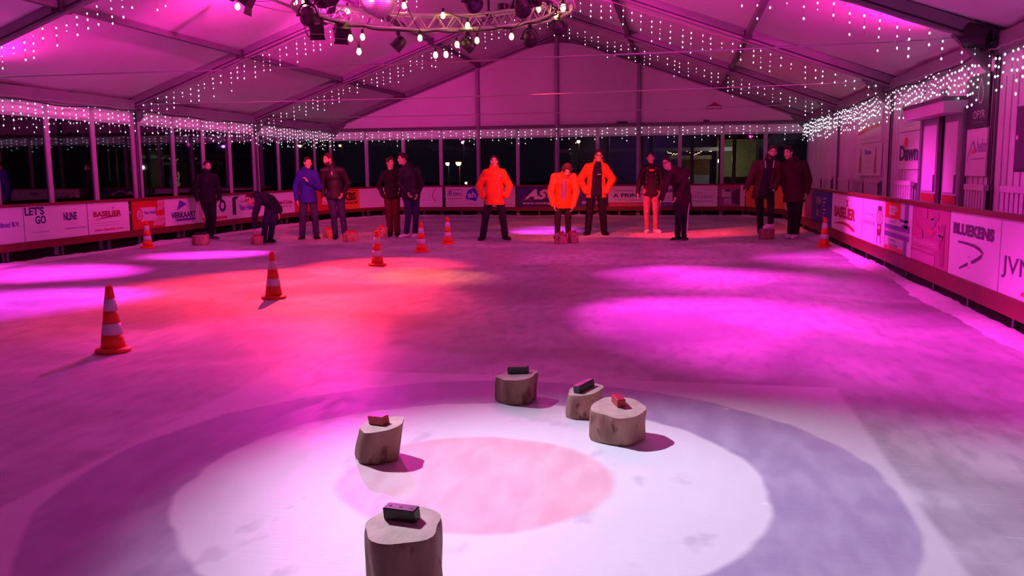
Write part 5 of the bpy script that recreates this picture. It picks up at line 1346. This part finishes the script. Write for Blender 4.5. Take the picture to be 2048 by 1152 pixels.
person('person in black leather jacket and ripped pale jeans with white sneakers', (1302, 466), 1.80,
  dict(aL=(-.08,0,.085), aR=(.11,.02,.085), kL=(-.10,-.05,.50), kR=(.10,-.03,.50), eL=(-.27,.03,1.14), wL=(-.30,-.05,.90), eR=(.24,.03,1.13), wR=(.19,-.12,.93), hed=(-.03,-.02,1.67), tL=(-.1,-1,0), tR=(.5,-.9,0)),
  (.010,.005,.006), (.26,.11,.13), ((.70,.62,.62), (.75,.7,.7)), DH, 'open', .86, inner=(.016,.010,.014), bulk=.014, hair_style='short', extras=(('k', knee_rip('L')), ('p', print_mark(0, 1.40, .10, .035, (.75,.10,.08), .135)), ('b', buttons((.5,.35,.35)))))
person('person in long dark parka leaning over, with a white stripe down the trousers', (1361, 482), 1.76,
  dict(aL=(-.06,.0,.085), aR=(.07,.04,.085), kL=(-.05,-.10,.50), kR=(.08,-.04,.50), tL=(-.7,-.8,0), tR=(.3,-1,0), hL=(-.06,.05,.90), hR=(.10,.07,.90), pel=(.02,.06,.96), wai=(.0,.0,1.10), che=(-.06,-.12,1.26), nek=(-.18,-.22,1.43), hed=(-.30,-.30,1.56), face=(-.35,-.92,-.05), sL=(-.25,-.26,1.36), sR=(.10,-.10,1.40), eL=(-.33,-.34,1.08), wL=(-.39,-.40,.86), eR=(.02,-.28,1.10), wR=(-.09,-.38,.90)),
  BURG, (.012,.007,.014), (BLK, (.65,.6,.64)), DH, 'parka', .66, bulk=.028, hair_style='short', extras=(('g', glasses), ('l', leg_stripe('R', .75))))
person('person in brown jacket with hanging drawstrings, one foot up on a log', (1523, 476), 1.88,
  dict(aL=(-.02,.10,.085), aR=(.16,-.40,.30), kL=(-.04,.0,.50), kR=(.15,-.34,.70), hL=(-.08,0,.92), hR=(.12,0,.92), hed=(.16,-.03,1.66), nek=(.11,.0,1.50), che=(.06,0,1.30), wai=(.03,0,1.12), sL=(-.14,0,1.43), sR=(.26,0,1.43), eL=(-.24,.02,1.16), wL=(-.32,-.08,.96), eR=(.28,.06,1.18), wR=(.22,-.04,.97), face=(.1,-1,-.05), tL=(-.1,-1,0), tR=(-.6,-.8,0)),
  BROWN, BLK, ((.72,.68,.72), (.8,.78,.8)), BH, 'open', .80, inner=(.018,.014,.022), bulk=.03, beard=BH, hair_style='short', extras=(('d', drawstrings),))
person('person in long dark red parka and white shoes leaning to the neighbour', (1586, 477), 1.86,
  dict(aL=(-.06,.06,.085), aR=(.05,-.02,.085), kL=(-.04,.0,.50), kR=(.08,-.04,.50), hed=(-.14,-.04,1.66), nek=(-.08,.0,1.50), che=(-.02,0,1.3), sL=(-.21,.04,1.42), sR=(.16,0,1.43), eL=(-.20,.12,1.14), wL=(-.17,.08,.92), eR=(.25,.03,1.13), wR=(.22,-.06,.90), face=(-.5,-.85,-.05), tL=(-.4,-1,0), tR=(-.4,-1,0)),
  (.038,.009,.012), (.008,.007,.010), ((.72,.68,.72), (.8,.78,.8)), DH, 'parka', .74, bulk=.035, hair_style='quiff')
# ------------------------------------------------------------------ outside, seen through the panes
hx = XL-9.0
t = thing('brick_building', 'dark brick building with orange shutters beyond the long windows', 'building', (hx, 20, -.07))
obj('wall', MB().box((hx-4, -2, -.07), (hx, 40, 9)), M['brick'], t)
def facade(y0, y1, z0, z1, m, nm, sill=True):
    w = obj(nm, MB().box((hx-.02, y0, z0), (hx+.05, y1, z1)), m, t)
    if sill:
        obj('sill', MB().box((hx, y0-.1, z0-.12), (hx+.16, y1+.1, z0)), M['stone'], w)
        obj('lintel', MB().box((hx, y0-.1, z1), (hx+.10, y1+.1, z1+.16)), M['stone'], w)
for y in (10.5, 14.2, 18, 21.8, 25.6, 29.4): facade(y, y+1.3, 3.4, 5.2, M['dark_glass'], 'window')
a = at(20, 390, X=hx); b_ = at(62, 336, X=hx); facade(a.y, b_.y, max(.2, a.z), b_.z, M['shutter'], 'shutter')
for x0, x1 in ((128, 152), (196, 206)):
    a = at(x0, 395, X=hx); b_ = at(x1, 345, X=hx); w = obj('doorway', MB().box((hx-.02, a.y, .0), (hx+.03, b_.y, b_.z)), M['dark_glass'], t)
    for yy in (a.y, b_.y): obj('door_frame', MB().box((hx, yy-.08, 0), (hx+.10, yy+.08, b_.z+.1)), M['stone'], w)
def lamp(px, Y, m, label, r=.09, X=None, light=None):
    p = at(*px, X=X) if X is not None else at(*px, Y=Y)
    t = thing('street_lamp', label, 'street lamp', (p.x, p.y, -.07))
    obj('pole', MB().tube([(p.x, p.y+.25, -.07), (p.x, p.y+.25, p.z+.1), (p.x, p.y, p.z+.12)], .04, 6), M['dark_steel'], t)
    obj('lamp_head', MB().lathe([(.02,.14),(r*1.3,.10),(r*1.4,.04)], p, 12), M['dark_steel'], t)
    obj('bulb', MB().lathe([(r*math.sin(math.pi*i/8)+.001, -r*math.cos(math.pi*i/8)) for i in range(9)], p, 12), m, t)
    if light:
        l = bpy.data.lights.new('glow', 'POINT'); l.energy = light; l.color = m.node_tree.nodes['Emission'].inputs[0].default_value[:3]; l.shadow_soft_size = r
        o = bpy.data.objects.new('glow', l); link(o, t); o.location = p-parent_loc(t)+Vector((0,-.3,-.1))
lamp((895, 327), 46, M['lamp_cool'], 'white street lamp seen through the gable panes', .10)
lamp((917, 326), 44, M['lamp_orange'], 'orange street lamp seen through the gable panes', .14, light=60)
lamp((1157, 283), 40, M['lamp_warm'], 'yellow street lamp above the purple pavilion', .07)
lamp((1140, 300), 44.5, M['lamp_cool'], 'pale street lamp behind the stooping person', .06)
lamp((1163, 302), 44.5, M['lamp_orange'], 'orange lamp next to the pale lamp', .06)
lamp((925, 285), 50, M['lamp_warm'], 'small warm street lamp high behind the gable panes', .06)
lamp((680, 291), 48, M['lamp_orange'], 'small orange street lamp behind the corner pane', .07)
lamp((290, 291), 0, M['lamp_warm'], 'warm lamp on a pole by the brick building', .07, X=hx+1.6, light=260)
lamp((474, 330), 0, M['lamp_warm'], 'flat warm lamp beyond the second wall post', .09, X=hx-.5+1.5)
lamp((571, 336), 0, M['lamp_warm'], 'warm lamp beyond the blue sweater', .10, X=hx+1.6, light=120)
lamp((932, 366), 40, M['lamp_warm'], 'low warm light on a short pole behind the boards', .05)
# purple pavilion
pv = thing('pavilion', 'flat roofed pavilion lit purple inside', 'pavilion', (-1.4, 37, -.07))
obj('roof', MB().box((-5.2, 35, 3.1), (2.2, 42, 3.35)), M['band'], pv)
obj('fascia', MB().box((-5.2, 34.9, 2.75), (2.2, 35.0, 3.4)), M['alu_dark'], pv)
for x in (-5.0, -2.9, -1.55, -1.2, .4, 2.0): obj('post', MB().box((x-.07, 35.1, -.07), (x+.07, 35.24, 3.1)), M['white_post'], pv)
obj('back_wall', MB().box((-5.2, 41.8, -.07), (2.2, 42, 3.1)), M['alu_dark'], pv)
obj('beam', MB().box((-5.1, 37, 2.15), (2.1, 37.12, 2.3)), M['white_post'], pv)
for y in (36.5, 38.5): obj('tube_lamp', MB().tube([(-4.2, y, 2.98), (-.6, y, 2.98)], .03, 6), emit('purple_tube', (.6,.2,1), 1.2), pv)
l = bpy.data.lights.new('pavilion_glow', 'POINT'); l.energy = 38; l.color = (.55,.08,1.0); l.shadow_soft_size = .04
o = bpy.data.objects.new('pavilion_glow', l); link(o, pv); o.location = (-.3, 1.0, 2.75)
# wooden stall with a lamp
st = thing('market_stall', 'olive wooden stall with a lit counter behind the gable', 'stall', (3.2, 37, -.07))
p0, p1 = at(1436, 372, Y=36.0), at(1500, 320, Y=36.0)
obj('front', MB().box((p0.x, 36, -.07), (p1.x+.4, 36.1, 1.1)), M['olive'], st)
obj('back', MB().box((p0.x, 38, -.07), (p1.x+.4, 38.1, 2.6)), M['olive'], st)
obj('roof', MB().box((p0.x-.02, 35.6, 2.55), (p1.x+.7, 38.3, 2.7)), M['brick'], st)
for x in (p0.x, p1.x+.3): obj('post', MB().box((x, 36, -.07), (x+.1, 36.1, 2.6)), M['olive'], st)
pl = at(1440, 322, Y=36.4); obj('lamp', MB().lathe([(.09*math.sin(math.pi*i/8)+.001, -.09*math.cos(math.pi*i/8)) for i in range(9)], pl, 12), M['lamp_cool'], st)
l = bpy.data.lights.new('stall_glow', 'POINT'); l.energy = 14; l.color = (.9,.95,.5); l.shadow_soft_size = .1
o = bpy.data.objects.new('stall_glow', l); link(o, st); o.location = pl+Vector((.5,.3,-.1))-parent_loc(st)
# second hut with warm fairy lights
st = thing('wooden_hut', 'dark wooden hut hung with warm fairy lights behind the leaning parka', 'hut', (1.2, 39, -.07))
p0, p1 = at(1352, 372, Y=38), at(1420, 318, Y=38)
obj('front', MB().box((p0.x, 38, -.07), (p1.x, 38.1, p1.z)), M['brick'], st)
obj('roof', MB().box((p0.x-.3, 37.6, p1.z), (p1.x+.05, 40, p1.z+.15)), M['stone'], st)
obj('banner', MB().box((at(1388, 360, Y=37.9).x, 37.92, at(1390, 372, Y=37.9).z), (at(1418, 360, Y=37.9).x, 37.95, at(1390, 350, Y=37.9).z)), ink((.25,.22,.35)), st)
mb = MB()
def dot(p, s): mb.add([(p.x+x*s, p.y+y*s, p.z+z*s) for x, y, z in LEDV], LEDF)
for i in range(46):
    u = i/45; dot(at(1335+88*u, 304+5*math.sin(u*6.3*2)+rnd.uniform(-2,2), Y=37.5), .9)
for i in range(26):
    dot(at(1381+rnd.uniform(-5,5), 335+32*i/26, Y=37.5), .9)
o = obj('fairy_lights', mb, emit('fairy_warm', (1,.68,.25), 7), st); o['kind'] = 'stuff'
